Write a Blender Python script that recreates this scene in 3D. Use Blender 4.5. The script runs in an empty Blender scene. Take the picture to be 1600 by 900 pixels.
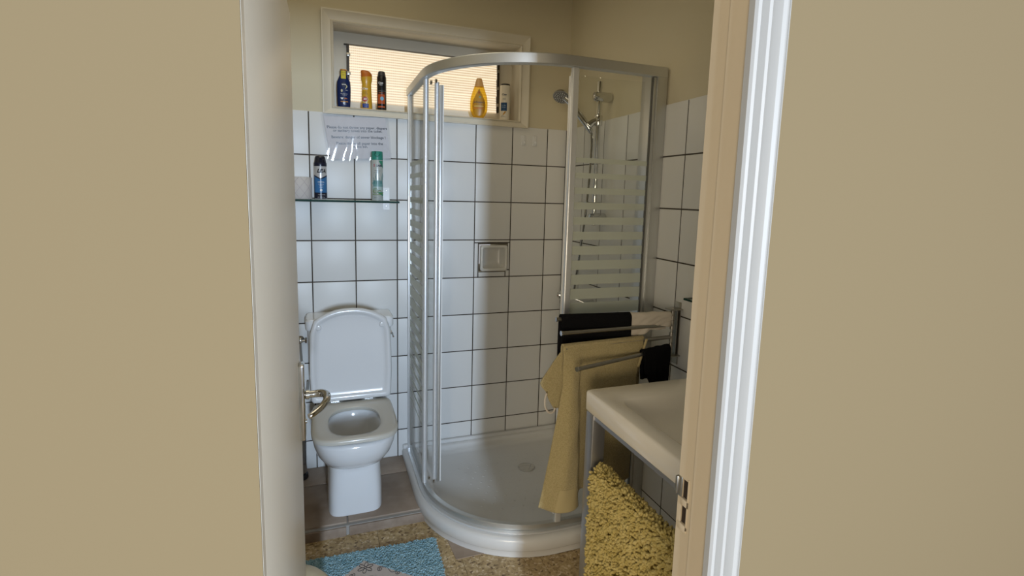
import bpy, bmesh, math, random
from mathutils import Matrix, Vector
random.seed(7)
PI = math.pi
S = bpy.context.scene
COL = S.collection

# ------------------------------------------------------------------ camera
YAW, PITCH, ROLL = 0.349906, -0.132378, 0.026607
cy_, sy_ = math.cos(YAW), math.sin(YAW)
cp_, sp_ = math.cos(PITCH), math.sin(PITCH)
cr_, sr_ = math.cos(ROLL), math.sin(ROLL)
fw = Vector((sy_*cp_, cy_*cp_, sp_)); r0 = Vector((cy_, -sy_, 0)); u0 = r0.cross(fw)
rt = r0*cr_ + u0*sr_; up = -r0*sr_ + u0*cr_
cam = bpy.data.cameras.new('camera'); camo = bpy.data.objects.new('camera', cam); COL.objects.link(camo)
camo.matrix_world = Matrix(((rt.x, up.x, -fw.x, -1.2494), (rt.y, up.y, -fw.y, -2.6033),
                            (rt.z, up.z, -fw.z, 1.4266), (0, 0, 0, 1)))
cam.sensor_width = 36; cam.sensor_fit = 'HORIZONTAL'
cam.lens = 801.63/1600*36; cam.shift_y = -(450-413.43)/1600
cam.clip_start = .02
S.camera = camo

# ------------------------------------------------------------------ world, lights, exposure
S.view_settings.view_transform = 'Standard'; S.view_settings.look = 'None'
S.view_settings.gamma = 1; S.view_settings.use_curve_mapping = False
S.view_settings.exposure = 0.0
W = bpy.data.worlds.new('world'); S.world = W; W.use_nodes = True
W.node_tree.nodes['Background'].inputs[0].default_value = (.97, .97, 1.0, 1)
W.node_tree.nodes['Background'].inputs[1].default_value = 0.36

def area(name, loc, target, sx, sy, power, color, spread=PI):
    l = bpy.data.lights.new(name, 'AREA'); l.shape = 'RECTANGLE'; l.size = sx; l.size_y = sy
    l.energy = power; l.color = color; l.spread = spread
    o = bpy.data.objects.new(name, l); COL.objects.link(o)
    o.location = loc
    o.rotation_euler = (Vector(target)-Vector(loc)).to_track_quat('-Z', 'Y').to_euler()
    return o
# daylight from the tall window at the far end of the hall behind the camera
area('hall_window_light', (-1.03, -5.5, 1.40), (-.95, 0, .95), .17, .62, 150, (.64, .79, .98))
# added warm fill from the hall's left, lifting the shaded tiles and sink
area('hall_left_fill', (-2.9, -5.2, 1.05), (-.5, -.6, .8), 1.3, 1.3, 70, (1.0, .84, .60))
# added fills: from the hall side for the door face, overhead for bathroom ambient
area('hall_side_fill', (1.5, -5.2, 1.6), (-1.3, -1.5, 1.1), 1.2, 1.6, 62, (1.0, .97, .93))
area('bathroom_overhead_fill', (-1.15, -.85, 2.55), (-1.15, -.85, 0), .9, 1.0, 4.2, (1.0, .88, .64))

# ------------------------------------------------------------------ helpers
class MB:
    def __init__(s): s.v = []; s.f = []
    def add(s, vs, fs):
        b = len(s.v); s.v += [tuple(p) for p in vs]; s.f += [tuple(i+b for i in f) for f in fs]; return s
    def box(s, x0, x1, y0, y1, z0, z1):
        x0, x1 = min(x0, x1), max(x0, x1); y0, y1 = min(y0, y1), max(y0, y1); z0, z1 = min(z0, z1), max(z0, z1)
        return s.add([(x0,y0,z0),(x1,y0,z0),(x1,y1,z0),(x0,y1,z0),(x0,y0,z1),(x1,y0,z1),(x1,y1,z1),(x0,y1,z1)],
              [(0,3,2,1),(4,5,6,7),(0,1,5,4),(1,2,6,5),(2,3,7,6),(3,0,4,7)])
    def loft(s, rings, cap0=True, cap1=True, closed=True, loop=False):
        n = len(rings[0]); b = len(s.v)
        for r in rings: s.v += [tuple(p) for p in r]
        m = len(rings)
        for i in range(m if loop else m-1):
            i2 = (i+1) % m
            for j in range(n if closed else n-1):
                k = (j+1) % n
                s.f.append((b+i*n+j, b+i*n+k, b+i2*n+k, b+i2*n+j))
        if cap0 and not loop: s.f.append(tuple(b+j for j in range(n))[::-1])
        if cap1 and not loop: s.f.append(tuple(b+(m-1)*n+j for j in range(n)))
        return s
    def tube(s, path, r, n=10, cap=True):
        P = [Vector(p) for p in path]; rr = r if isinstance(r, (list, tuple)) else [r]*len(P)
        rings = []; prev = None
        for i, p in enumerate(P):
            t = (P[min(i+1, len(P)-1)]-P[max(i-1, 0)]).normalized()
            if prev is None:
                a = Vector((0, 0, 1)) if abs(t.z) < .9 else Vector((1, 0, 0))
                prev = t.cross(a).normalized()
            prev = (prev - t*prev.dot(t)).normalized(); q = t.cross(prev)
            rings.append([p + (prev*math.cos(2*PI*k/n)+q*math.sin(2*PI*k/n))*rr[i] for k in range(n)])
        return s.loft(rings, cap, cap)
    def lathe(s, prof, c=(0, 0, 0), n=24, axis='z', sx=1, sy=1):
        rings = []
        for r, h in prof:
            ring = []
            for k in range(n):
                a = 2*PI*k/n; x, y = r*math.cos(a)*sx, r*math.sin(a)*sy
                p = {'z': (x, y, h), 'x': (h, x, y), 'y': (x, h, y)}[axis]
                ring.append((c[0]+p[0], c[1]+p[1], c[2]+p[2]))
            rings.append(ring)
        return s.loft(rings)
    def grid(s, fn, nu, nv):
        vs = [fn(i/nu, j/nv) for j in range(nv+1) for i in range(nu+1)]
        return s.add(vs, [(j*(nu+1)+i, j*(nu+1)+i+1, (j+1)*(nu+1)+i+1, (j+1)*(nu+1)+i) for j in range(nv) for i in range(nu)])
    def mesh(s, name, recalc=True, angle=40, bevel=0, seg=2):
        me = bpy.data.meshes.new(name); me.from_pydata(s.v, [], s.f)
        if recalc or bevel:
            bm = bmesh.new(); bm.from_mesh(me)
            if bevel:
                bmesh.ops.remove_doubles(bm, verts=bm.verts, dist=1e-6)
                bmesh.ops.recalc_face_normals(bm, faces=bm.faces)
                ed = [e for e in bm.edges if len(e.link_faces) == 2 and e.calc_face_angle() > .6]
                bmesh.ops.bevel(bm, geom=ed, offset=bevel, segments=seg, affect='EDGES', profile=.5, clamp_overlap=True)
            bmesh.ops.recalc_face_normals(bm, faces=bm.faces); bm.to_mesh(me); bm.free()
        me.shade_smooth(); me.set_sharp_from_angle(angle=math.radians(angle))
        return me
    def build(s, name, mat, parent=None, label=None, **k):
        return obj(name, s.mesh(name, **k), mat, parent, label)
def obj(name, me, mat, parent=None, label=None):
    o = bpy.data.objects.new(name, me); COL.objects.link(o)
    if mat and not me.materials: me.materials.append(mat)
    if parent: o.parent = parent
    if label: o['label'] = label
    return o
def thing(name, label, cat, loc=(0, 0, 0), rz=0, group=None):
    o = bpy.data.objects.new(name, None); COL.objects.link(o); o.empty_display_size = .05
    o.location = loc; o.rotation_euler = (0, 0, rz); o['label'] = label; o['category'] = cat
    if group: o['group'] = group
    return o
def tag(o, label, cat, group=None):
    o['label'] = label; o['category'] = cat
    if group: o['group'] = group
    return o
def struct(o): o['kind'] = 'structure'; return o
def sempty(name, loc=(0, 0, 0), rz=0):
    o = bpy.data.objects.new(name, None); COL.objects.link(o); o.location = loc; o.rotation_euler = (0, 0, rz)
    o.empty_display_size = .05; return struct(o)
def lerp(a, b, t): return a+(b-a)*t
def interp(tab, x):
    if x <= tab[0][0]: return tab[0][1]
    for (a, fa), (b, fb) in zip(tab, tab[1:]):
        if x <= b: return fa+(fb-fa)*(x-a)/(b-a)
    return tab[-1][1]
def smooth_path(pts, n=6):
    P = [Vector(p) for p in pts]; out = []
    for i in range(len(P)-1):
        p0, p1, p2, p3 = P[max(i-1, 0)], P[i], P[i+1], P[min(i+2, len(P)-1)]
        for k in range(n):
            t = k/n
            out.append(.5*((2*p1)+(p2-p0)*t+(2*p0-5*p1+4*p2-p3)*t*t+(3*p1-p0-3*p2+p3)*t**3))
    out.append(P[-1]); return out
def superell(cx, cy, a, b, n, N=40, z=0, bfront=None, nf=None):
    pts = []
    for k in range(N):
        t = 2*PI*k/N; c, s_ = math.cos(t), math.sin(t)
        bb = (bfront if (bfront is not None and s_ < 0) else b); e = (nf if (nf and s_ < 0) else n)
        x = a*math.copysign(abs(c)**(2/e), c); y = bb*math.copysign(abs(s_)**(2/e), s_)
        pts.append((cx+x, cy+y, z))
    return pts

# ------------------------------------------------------------------ materials
def mat(name, color, rough=.5, metal=0, spec=.5, bump=None, var=None, coat=0, sheen=0):
    m = bpy.data.materials.new(name); m.use_nodes = True; nt = m.node_tree; b = nt.nodes['Principled BSDF']
    b.inputs['Base Color'].default_value = (*color, 1); b.inputs['Roughness'].default_value = rough
    b.inputs['Metallic'].default_value = metal; b.inputs['Specular IOR Level'].default_value = spec
    b.inputs['Coat Weight'].default_value = coat; b.inputs['Coat Roughness'].default_value = .06
    if sheen: b.inputs['Sheen Weight'].default_value = sheen
    if bump or var:
        tc = nt.nodes.new('ShaderNodeTexCoord')
    if bump:
        sc, st, dist = bump
        n = nt.nodes.new('ShaderNodeTexNoise'); n.inputs['Scale'].default_value = sc; n.inputs['Detail'].default_value = 3
        nt.links.new(tc.outputs['Object'], n.inputs['Vector'])
        bp = nt.nodes.new('ShaderNodeBump'); bp.inputs['Strength'].default_value = st; bp.inputs['Distance'].default_value = dist
        nt.links.new(n.outputs['Fac'], bp.inputs['Height']); nt.links.new(bp.outputs['Normal'], b.inputs['Normal'])
    if var:
        sc, c2, lo, hi = var
        n = nt.nodes.new('ShaderNodeTexNoise'); n.inputs['Scale'].default_value = sc; n.inputs['Detail'].default_value = 4
        nt.links.new(tc.outputs['Object'], n.inputs['Vector'])
        r = nt.nodes.new('ShaderNodeValToRGB'); r.color_ramp.elements[0].color = (*color, 1); r.color_ramp.elements[1].color = (*c2, 1)
        r.color_ramp.elements[0].position = lo; r.color_ramp.elements[1].position = hi
        nt.links.new(n.outputs['Fac'], r.inputs['Fac']); nt.links.new(r.outputs['Color'], b.inputs['Base Color'])
    return m
def glass_mat(name, tint, gloss=.08, rough=.02, diffuse=None, dfac=0):
    m = bpy.data.materials.new(name); m.use_nodes = True; nt = m.node_tree; nt.nodes.clear()
    out = nt.nodes.new('ShaderNodeOutputMaterial'); tr = nt.nodes.new('ShaderNodeBsdfTransparent'); tr.inputs[0].default_value = (*tint, 1)
    gl = nt.nodes.new('ShaderNodeBsdfGlossy'); gl.inputs['Roughness'].default_value = rough
    lw = nt.nodes.new('ShaderNodeLayerWeight'); lw.inputs[0].default_value = .5
    pw = nt.nodes.new('ShaderNodeMath'); pw.operation = 'POWER'; pw.inputs[1].default_value = 5; nt.links.new(lw.outputs['Facing'], pw.inputs[0])
    mu = nt.nodes.new('ShaderNodeMath'); mu.operation = 'MULTIPLY_ADD'; mu.inputs[1].default_value = .5; mu.inputs[2].default_value = gloss*.45
    nt.links.new(pw.outputs[0], mu.inputs[0])
    mx = nt.nodes.new('ShaderNodeMixShader'); nt.links.new(mu.outputs[0], mx.inputs[0])
    base = tr
    if diffuse:
        df = nt.nodes.new('ShaderNodeBsdfDiffuse'); df.inputs[0].default_value = (*diffuse, 1)
        tl = nt.nodes.new('ShaderNodeBsdfTranslucent'); tl.inputs[0].default_value = (*diffuse, 1)
        m2 = nt.nodes.new('ShaderNodeMixShader'); m2.inputs[0].default_value = .45
        nt.links.new(df.outputs[0], m2.inputs[1]); nt.links.new(tl.outputs[0], m2.inputs[2])
        m1 = nt.nodes.new('ShaderNodeMixShader'); m1.inputs[0].default_value = dfac
        nt.links.new(tr.outputs[0], m1.inputs[1]); nt.links.new(m2.outputs[0], m1.inputs[2]); base = m1
    nt.links.new(base.outputs[0], mx.inputs[1]); nt.links.new(gl.outputs[0], mx.inputs[2]); nt.links.new(mx.outputs[0], out.inputs[0])
    return m
def terrazzo_mat():
    m = mat('terrazzo', (.3, .22, .12), .45); nt = m.node_tree; b = nt.nodes['Principled BSDF']
    tc = nt.nodes.new('ShaderNodeTexCoord')
    v = nt.nodes.new('ShaderNodeTexVoronoi'); v.inputs['Scale'].default_value = 120; v.inputs['Randomness'].default_value = 1
    n = nt.nodes.new('ShaderNodeTexNoise'); n.inputs['Scale'].default_value = 40; n.inputs['Detail'].default_value = 4
    nt.links.new(tc.outputs['Object'], n.inputs['Vector'])
    ad = nt.nodes.new('ShaderNodeVectorMath'); ad.operation = 'MULTIPLY_ADD'; ad.inputs[1].default_value = (.02, .02, .02)
    nt.links.new(n.outputs['Color'], ad.inputs[0]); nt.links.new(tc.outputs['Object'], ad.inputs[2]); nt.links.new(ad.outputs[0], v.inputs['Vector'])
    sep = nt.nodes.new('ShaderNodeSeparateColor'); nt.links.new(v.outputs['Color'], sep.inputs[0])
    r = nt.nodes.new('ShaderNodeValToRGB'); r.color_ramp.interpolation = 'LINEAR'
    els = [(0, (.16, .10, .05)), (.08, (.34, .24, .12)), (.3, (.50, .37, .19)), (.75, (.56, .425, .235)), (.9, (.68, .55, .35)), (1, (.78, .67, .50))]
    r.color_ramp.elements[0].position = els[0][0]; r.color_ramp.elements[0].color = (*els[0][1], 1)
    r.color_ramp.elements[1].position = 1; r.color_ramp.elements[1].color = (*els[-1][1], 1)
    for p, c in els[1:-1]:
        e = r.color_ramp.elements.new(p); e.color = (*c, 1)
    nt.links.new(sep.outputs[0], r.inputs[0])
    n2 = nt.nodes.new('ShaderNodeTexNoise'); n2.inputs['Scale'].default_value = 11; n2.inputs['Detail'].default_value = 5
    nt.links.new(tc.outputs['Object'], n2.inputs['Vector'])
    mx = nt.nodes.new('ShaderNodeMix'); mx.data_type = 'RGBA'; mx.blend_type = 'MULTIPLY'; mx.inputs[0].default_value = .55
    r2 = nt.nodes.new('ShaderNodeValToRGB'); r2.color_ramp.elements[0].color = (.55, .5, .42, 1); r2.color_ramp.elements[1].color = (1.15, 1.1, 1, 1)
    r2.color_ramp.elements[0].position = .3; r2.color_ramp.elements[1].position = .7
    nt.links.new(n2.outputs['Fac'], r2.inputs[0]); nt.links.new(r.outputs[0], mx.inputs[6]); nt.links.new(r2.outputs[0], mx.inputs[7])
    nt.links.new(mx.outputs[2], b.inputs['Base Color'])
    return m
def louvre_mat():
    m = bpy.data.materials.new('backlit_reeded_glass'); m.use_nodes = True; nt = m.node_tree; b = nt.nodes['Principled BSDF']
    tc = nt.nodes.new('ShaderNodeTexCoord'); sx = nt.nodes.new('ShaderNodeSeparateXYZ'); nt.links.new(tc.outputs['Object'], sx.inputs[0])
    def wave(sock, k):
        a = nt.nodes.new('ShaderNodeMath'); a.operation = 'MULTIPLY'; a.inputs[1].default_value = k; nt.links.new(sx.outputs[sock], a.inputs[0])
        s = nt.nodes.new('ShaderNodeMath'); s.operation = 'SINE'; nt.links.new(a.outputs[0], s.inputs[0])
        c = nt.nodes.new('ShaderNodeMath'); c.operation = 'MULTIPLY_ADD'; c.inputs[1].default_value = .5; c.inputs[2].default_value = .5; nt.links.new(s.outputs[0], c.inputs[0]); return c
    wz = wave('Z', 2*PI/.0125); wx = wave('X', 2*PI/.009)
    ad = nt.nodes.new('ShaderNodeMath'); ad.operation = 'MULTIPLY_ADD'; ad.inputs[1].default_value = .22; nt.links.new(wx.outputs[0], ad.inputs[0]); nt.links.new(wz.outputs[0], ad.inputs[2])
    r = nt.nodes.new('ShaderNodeValToRGB'); r.color_ramp.elements[0].color = (.60, .40, .21, 1); r.color_ramp.elements[0].position = 0
    r.color_ramp.elements[1].color = (1.0, .86, .62, 1); r.color_ramp.elements[1].position = .75
    nt.links.new(ad.outputs[0], r.inputs[0])
    nt.links.new(r.outputs[0], b.inputs['Emission Color']); b.inputs['Emission Strength'].default_value = .92
    b.inputs['Base Color'].default_value = (.25, .23, .2, 1); b.inputs['Roughness'].default_value = .25
    return m

TILE = mat('white_wall_tile', (.70, .70, .685), .38, spec=.4, bump=(9, .03, .003))
GROUT = mat('dark_grout', (.055, .045, .036), .9)
PAINT = mat('cream_wall_paint', (.60, .54, .39), .75, bump=(60, .15, .002))
HALLP = mat('tan_hall_wall_paint', (.222, .174, .101), .9, spec=.1)
TRIMW = mat('white_gloss_trim', (.45, .45, .44), .35, bump=(25, .05, .002))
WINP = mat('cream_window_paint', (.66, .61, .50), .45, bump=(40, .1, .002))
DOORP = mat('cream_door_paint', (.70, .65, .545), .38, bump=(30, .12, .002))
JAMBP = mat('shade_tinted_frame_paint', (.66, .555, .40), .5, bump=(40, .15, .002))  # white frame paint tinted beige to carry the jamb's shade
CERA = mat('white_ceramic', (.81, .825, .84), .12, spec=.5, coat=.3)
SINKC = mat('sink_ceramic', (.88, .83, .735), .15, coat=.2)
LIDP = mat('toilet_seat_plastic', (.72, .73, .74), .2, coat=.15)
SEATP = mat('seat_underside_plastic', (.60, .58, .52), .2, coat=.2)
TRAYC = mat('acrylic_tray', (.66, .66, .65), .22, coat=.2)
CHROME = mat('chrome', (.66, .665, .66), .1, 1)
ALU = mat('satin_aluminium', (.62, .63, .62), .42, .9)
ALUW = mat('bright_anodised_aluminium', (.78, .80, .82), .36, .6)
STEEL = mat('brushed_steel', (.42, .40, .36), .34, 1)
LEGM = mat('stand_steel', (.50, .50, .51), .38, .9)
GLASS = glass_mat('clear_glass', (.985, .99, .985), .05)
FROST = glass_mat('frosted_glass', (.9, .93, .9), .06, .25, (.80, .82, .73), .58)
SHELFG = glass_mat('green_shelf_glass', (.90, .955, .93), .1)
EDGEG = mat('dark_green_glass_edge', (.012, .045, .038), .6, spec=.15)
STONE = mat('brown_stone_tile', (.30, .225, .165), .55, bump=(35, .3, .004), var=(9, (.42, .33, .255), .35, .7))
STONEF = mat('pinkish_brown_stone_tile', (.25, .185, .135), .65, bump=(60, .3, .003), var=(16, (.36, .285, .22), .35, .7))
GROUTL = mat('light_grey_grout', (.36, .34, .31), .9, bump=(80, .3, .002))
GROUTF = mat('sand_floor_grout', (.2, .145, .085), .8)
TERR = terrazzo_mat()
LOUV = louvre_mat()
BLACKP = mat('black_plastic', (.012, .012, .013), .4)
DARKM = mat('dark_metal_channel', (.04, .032, .024), .45, .3)
HOLE_SHADE = mat('hole_shade_paint', (.03, .018, .012), .9)
TOWELM = mat('beige_terry_cloth', (.42, .34, .165), .95, spec=.1, bump=(420, .9, .004), var=(260, (.53, .44, .235), .35, .65), sheen=.2)
HEMM = mat('beige_towel_hem', (.47, .39, .21), .9, spec=.1, bump=(500, .3, .002))
BLACKC = mat('black_cloth', (.008, .008, .009), .95, spec=.05, bump=(350, .6, .003))
WHITEC = mat('off_white_cloth', (.60, .54, .46), .9, spec=.1, bump=(120, .4, .003))
YARN = mat('yellow_yarn', (.48, .375, .12), .95, spec=.1, var=(45, (.66, .545, .235), .3, .7))
BLUEY = mat('blue_rug_yarn', (.21, .38, .46), .95, spec=.1, var=(60, (.40, .60, .68), .3, .7))
RUGB = mat('rug_backing', (.68, .63, .60), .9)
PATCH = mat('rug_grey_patch', (.62, .56, .53), .9, bump=(300, .3, .002))
STITCH = mat('dark_stitch', (.03, .035, .05), .8)
BIN = mat('cream_bin_plastic', (.66, .61, .45), .4)
def plain(n, c, r=.35, **k): return mat(n, c, r, **k)
TXTB = plain('black_print', (.012, .012, .014)); TXTW = plain('white_print', (.75, .75, .74))

# ------------------------------------------------------------------ text helper
def text_geo(s, size, align='CENTER', spacing=1.0, shear=0, bold=0.0):
    c = bpy.data.curves.new('text', 'FONT'); c.body = s; c.size = size; c.align_x = align; c.align_y = 'CENTER'
    c.resolution_u = 2; c.space_character = spacing; c.shear = shear; c.offset = bold
    o = bpy.data.objects.new('text', c); COL.objects.link(o)
    dg = bpy.context.evaluated_depsgraph_get()
    me = bpy.data.meshes.new_from_object(o.evaluated_get(dg))
    vs = [(v.co.x, v.co.y) for v in me.vertices]; fs = [tuple(p.vertices) for p in me.polygons]
    bpy.data.objects.remove(o); bpy.data.curves.remove(c); bpy.data.meshes.remove(me)
    return vs, fs
def lettering(name, lines, mp, material, parent):
    """lines: (string, x, z, size[, kw]); mp(x, z) -> 3-D point on the printed face"""
    m = MB()
    for L in lines:
        kw = L[4] if len(L) > 4 else {}
        vs, fs = text_geo(L[0], L[3], **kw)
        m.add([mp(L[1]+x, L[2]+y) for x, y in vs], fs)
    return m.build(name, material, parent, recalc=False)

# ================================================================== SETTING
def wall_cells(m, u0, u1, z0, z1, holes, mk):
    us = sorted({u0, u1, *[h[0] for h in holes], *[h[1] for h in holes]}); zs = sorted({z0, z1, *[h[2] for h in holes], *[h[3] for h in holes]})
    for a, b in zip(us, us[1:]):
        for c, d in zip(zs, zs[1:]):
            if any(h[0]-1e-6 <= a and b <= h[1]+1e-6 and h[2]-1e-6 <= c and d <= h[3]+1e-6 for h in holes): continue
            mk(m, a, b, c, d)
ZT = 1.793; T = .2; XL = -1.72; CEIL = 2.62
WIN = (-1.2, -.288, 1.82, 2.187)
NICHE = (-.487, -.331, 1.024, 1.169)
m = MB(); wall_cells(m, XL-.1, .12, 0, CEIL, [WIN, NICHE], lambda m, a, b, c, d: m.box(a, b, .006, .30, c, d))
wall_back = struct(m.build('wall_back', PAINT, angle=30))
m = MB(); wall_cells(m, XL, 0, .0, ZT-.0042, [(WIN[0]-.06, WIN[1]+.06, 1.786, ZT-.0042), (NICHE[0]-.002, NICHE[1]+.002, NICHE[2]-.002, NICHE[3]+.002)],
                     lambda m, a, b, c, d: m.box(a, b, .0015, .0058, c, d))
m.build('grout_bed', GROUT, wall_back)
wall_right = struct(MB().box(.006, .12, -1.902, .0058, 0, CEIL).build('wall_right', PAINT))
MB().box(.0015, .0058, -1.902, .0012, 0, ZT-.0020).build('grout_bed', GROUT, wall_right)
wall_left = struct(MB().box(XL-.1, XL, -1.902, .006, 0, CEIL).build('wall_left', PAINT))
ceiling = struct(MB().box(XL-.1, .12, -1.985, .3, CEIL, CEIL+.08).build('ceiling', PAINT))
# wall tiles: each its own piece
tile_cache = {}
def tile_mesh(w, h, t=.0055, b=.0022):
    key = (round(w, 4), round(h, 4), t)
    if key in tile_cache: return tile_cache[key]
    mm = MB(); a, c = w/2, h/2
    R = lambda e, y: [(-a+e, y, -c+e), (a-e, y, -c+e), (a-e, y, c-e), (-a+e, y, c-e)]
    mm.loft([R(0, t), R(0, .0012), R(.0008, .0004), R(b, 0)], cap0=False, cap1=True)
    me = mm.mesh('tile', angle=20); me.materials.append(TILE); tile_cache[key] = me; return me
G = .0052
def put_tile(parent, plane, u0, u1, z0, z1):
    w, h = u1-u0-G, z1-z0-G
    if w < .004 or h < .004: return
    o = obj('tile', tile_mesh(w, h), None, parent)
    jit = random.uniform(-.0004, .0003)
    if plane == 'back': o.location = ((u0+u1)/2, jit, (z0+z1)/2)
    else: o.location = (jit, (u0+u1)/2, (z0+z1)/2); o.rotation_euler = (0, 0, -PI/2)
    if plane == 'right': o.rotation_euler = (0, 0, -PI/2)
    o.rotation_euler[0] += random.uniform(-.0012, .0012)
cols_b = [XL+.001] + [-1.3142+.2*c for c in range(-2, 7) if -1.3142+.2*c > XL+.01] + [-.001]
rows = [ZT-T*r for r in range(0, 9)] + [0.0]
for a, b in zip(cols_b, cols_b[1:]):
    for zt, zb in zip(rows, rows[1:]):
        if abs(a-(-.5142)) < .01 and abs(zt-1.193) < .01:   # cell of the ceramic soap dish: narrow cut strips
            put_tile(wall_back, 'back', a, b, 1.178, zt)
            put_tile(wall_back, 'back', a, NICHE[0]-.004, zb, 1.178)
            put_tile(wall_back, 'back', NICHE[1]+.003, b, 1.03, 1.178)
            put_tile(wall_back, 'back', NICHE[0]-.004, -.338, zb, 1.022)
            put_tile(wall_back, 'back', -.338, b, zb, 1.03)
        else: put_tile(wall_back, 'back', a, b, zb, zt)
cols_r = [-1.900] + [-1.006-.2*k for k in range(4, 0, -1)] + [-1.006+.2*k for k in range(0, 6)]
for a, b in zip(cols_r, cols_r[1:]):
    for zt, zb in zip(rows, rows[1:]): put_tile(wall_right, 'right', a, b, zb+.002, zt+.002)

# floor: terrazzo tiles on a slab
floor = struct(MB().box(-3.4, 2.4, -3.6, .006, -.1, -.003).build('floor', GROUTF))
fx = [-1.68+.305*k for k in range(7)]
fm = {}
for i in range(-3, 5):
    for j in range(-6, 1):
        x0 = -1.07+.30*i; y0 = -.29+.30*j
        if x0 > 2 or y0+.3 > 0: continue
        k = 'full'
        if k not in fm:
            q = MB(); a = .1493
            R = lambda e, z: [(-a+e, -a+e, z), (a-e, -a+e, z), (a-e, a-e, z), (-a+e, a-e, z)]
            q.loft([R(0, -.003), R(0, -.0008), R(.0008, 0)], cap0=False); fm[k] = q.mesh('tile', angle=30); fm[k].materials.append(TERR)
        o = obj('tile', fm[k], None, floor); o.location = (x0+.15, y0+.15, 0)
# brown triangle of stone let into the floor beside the tray
q = MB(); tri = [(-.80, -.675), (-.793, -.80), (-.672, -.80)]
q.loft([[(x, y, -.002) for x, y in tri], [(x, y, .003) for x, y in tri]])
q.build('tile', STONE, floor, 'brown stone triangle let into the terrazzo')
# platform under the toilet
platform = struct(MB().box(XL, -.80, -.514, 0, -.002, .043).build('platform', GROUTL))
def ptile(x0, x1, y0, y1, z0, z1, mt, b=.004):
    return MB().box(x0, x1, y0, y1, z0, z1).build('tile', mt, platform, bevel=b, seg=2)
px = [XL+.004, -1.52, -1.188, -.850]
for a, b in zip(px, px[1:]):
    ptile(a+.0025, b-.0025, -.498, -.173, .030, .0505, STONE)
    ptile(a+.0025, b-.0025, -.168, -.002, .030, .050, STONE)
    ptile(a+.006, b-.006, -.5225, -.509, -.001, .040, STONEF, .003)

# window ------------------------------------------------------------
win = sempty('window_1', ((WIN[0]+WIN[1])/2, 0, WIN[2]))
ox, oz = win.location.x, win.location.z
prof = [(0, -.0), (0, .010), (.06, .016), (.14, .019), (.20, .015), (.24, .011), (.30, .012), (.82, .018), (.90, .021), (1.0, .021), (1.0, 0)]
wid = dict(l=.051, r=.054, t=.060, b=.036)
def corner(h, v, o, d):
    x = WIN[0]-o*wid['l'] if h == 'l' else WIN[1]+o*wid['r']
    z = WIN[2]-o*wid['b'] if v == 'b' else WIN[3]+o*wid['t']
    return (x-ox, .004-d, z-oz)
for a, b in ((('l', 't'), ('r', 't')), (('r', 't'), ('r', 'b')), (('r', 'b'), ('l', 'b')), (('l', 'b'), ('l', 't'))):
    q = MB(); q.loft([[corner(*a, o, d) for o, d in prof], [corner(*b, o, d) for o, d in prof]]); q.build('casing', WINP, win, angle=25)
# reveal boards
RD = .125
q = MB(); q.box(WIN[0]-ox, WIN[1]-ox, .002, RD, WIN[2]-oz-.012, WIN[2]-oz+.0008); q.build('sill', WINP, win)
q = MB(); q.box(WIN[0]-ox, WIN[1]-ox, .002, RD, WIN[3]-oz-.001, WIN[3]-oz+.012); q.build('reveal', WINP, win)
q = MB(); q.box(WIN[0]-ox-.012, WIN[0]-ox+.001, .002, RD, WIN[2]-oz, WIN[3]-oz); q.build('reveal', WINP, win)
q = MB(); q.box(WIN[1]-ox-.001, WIN[1]-ox+.012, .002, RD, WIN[2]-oz, WIN[3]-oz); q.build('reveal', WINP, win)
# small inner stop bead
q = MB()
LV = (-1.139, -.366, 1.868, 2.128)
wall_cells(q, WIN[0], WIN[1], WIN[2], WIN[3], [LV], lambda m, a, b, c, d: m.box(a-ox, b-ox, RD-.012, RD+.03, c-oz, d-oz))
q.build('window_frame', WINP, win)
NSL = 3; sh = (LV[3]-LV[2])/NSL
for k in range(NSL):
    zb = LV[2]+k*sh; q = MB()
    def fn(u, v, zb=zb):
        x = LV[0]+.010+u*(LV[1]-LV[0]-.020); z = zb-.004+v*(sh+.006); y = RD-.030+.012*v+.0012*math.sin(2*PI*(z/.0125))
        return (x-ox, y, z-oz)
    q.grid(fn, 2, 60); o = q.build('glass_slat', LOUV, win, recalc=False)
for s, xx in ((1, LV[0]), (-1, LV[1])):
    q = MB(); q.box(xx-ox, xx-ox+s*.012, RD-.036, RD+.03, LV[2]-oz, LV[3]-oz)
    q.build('louvre_channel', DARKM, win)
    for k in range(NSL):
        zb = LV[2]+k*sh+.03-oz
        MB().box(xx-ox-s*.001, xx-ox+s*.017, RD-.042, RD-.034, zb, zb+.016).build('slat_clip', STEEL, win, bevel=.002)
q = MB(); q.box(LV[0]-ox-.012, LV[1]-ox+.004, RD-.036, RD-.010, LV[3]-oz-.001, LV[3]-oz+.001); q.build('louvre_top_bar', DARKM, win)

# doorway wall, frame, architrave -------------------------------------
HY0, HY1 = -1.985, -1.902
JX = -.665; LX = -1.327
q = MB(); q.box(JX+.03, 2.4, HY0, HY1, 0, CEIL); q.box(-3.4, LX-.045, HY0, HY1, 0, CEIL); q.box(LX-.045, LX-.0006, HY0, -1.960, 0, 1.88); q.box(LX-.045, JX+.03, HY0, HY1, 1.88, CEIL)  # unseen door head shaped low to keep hall light off the upper wall
wall_front = struct(q.build('wall_front', HALLP))
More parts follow.
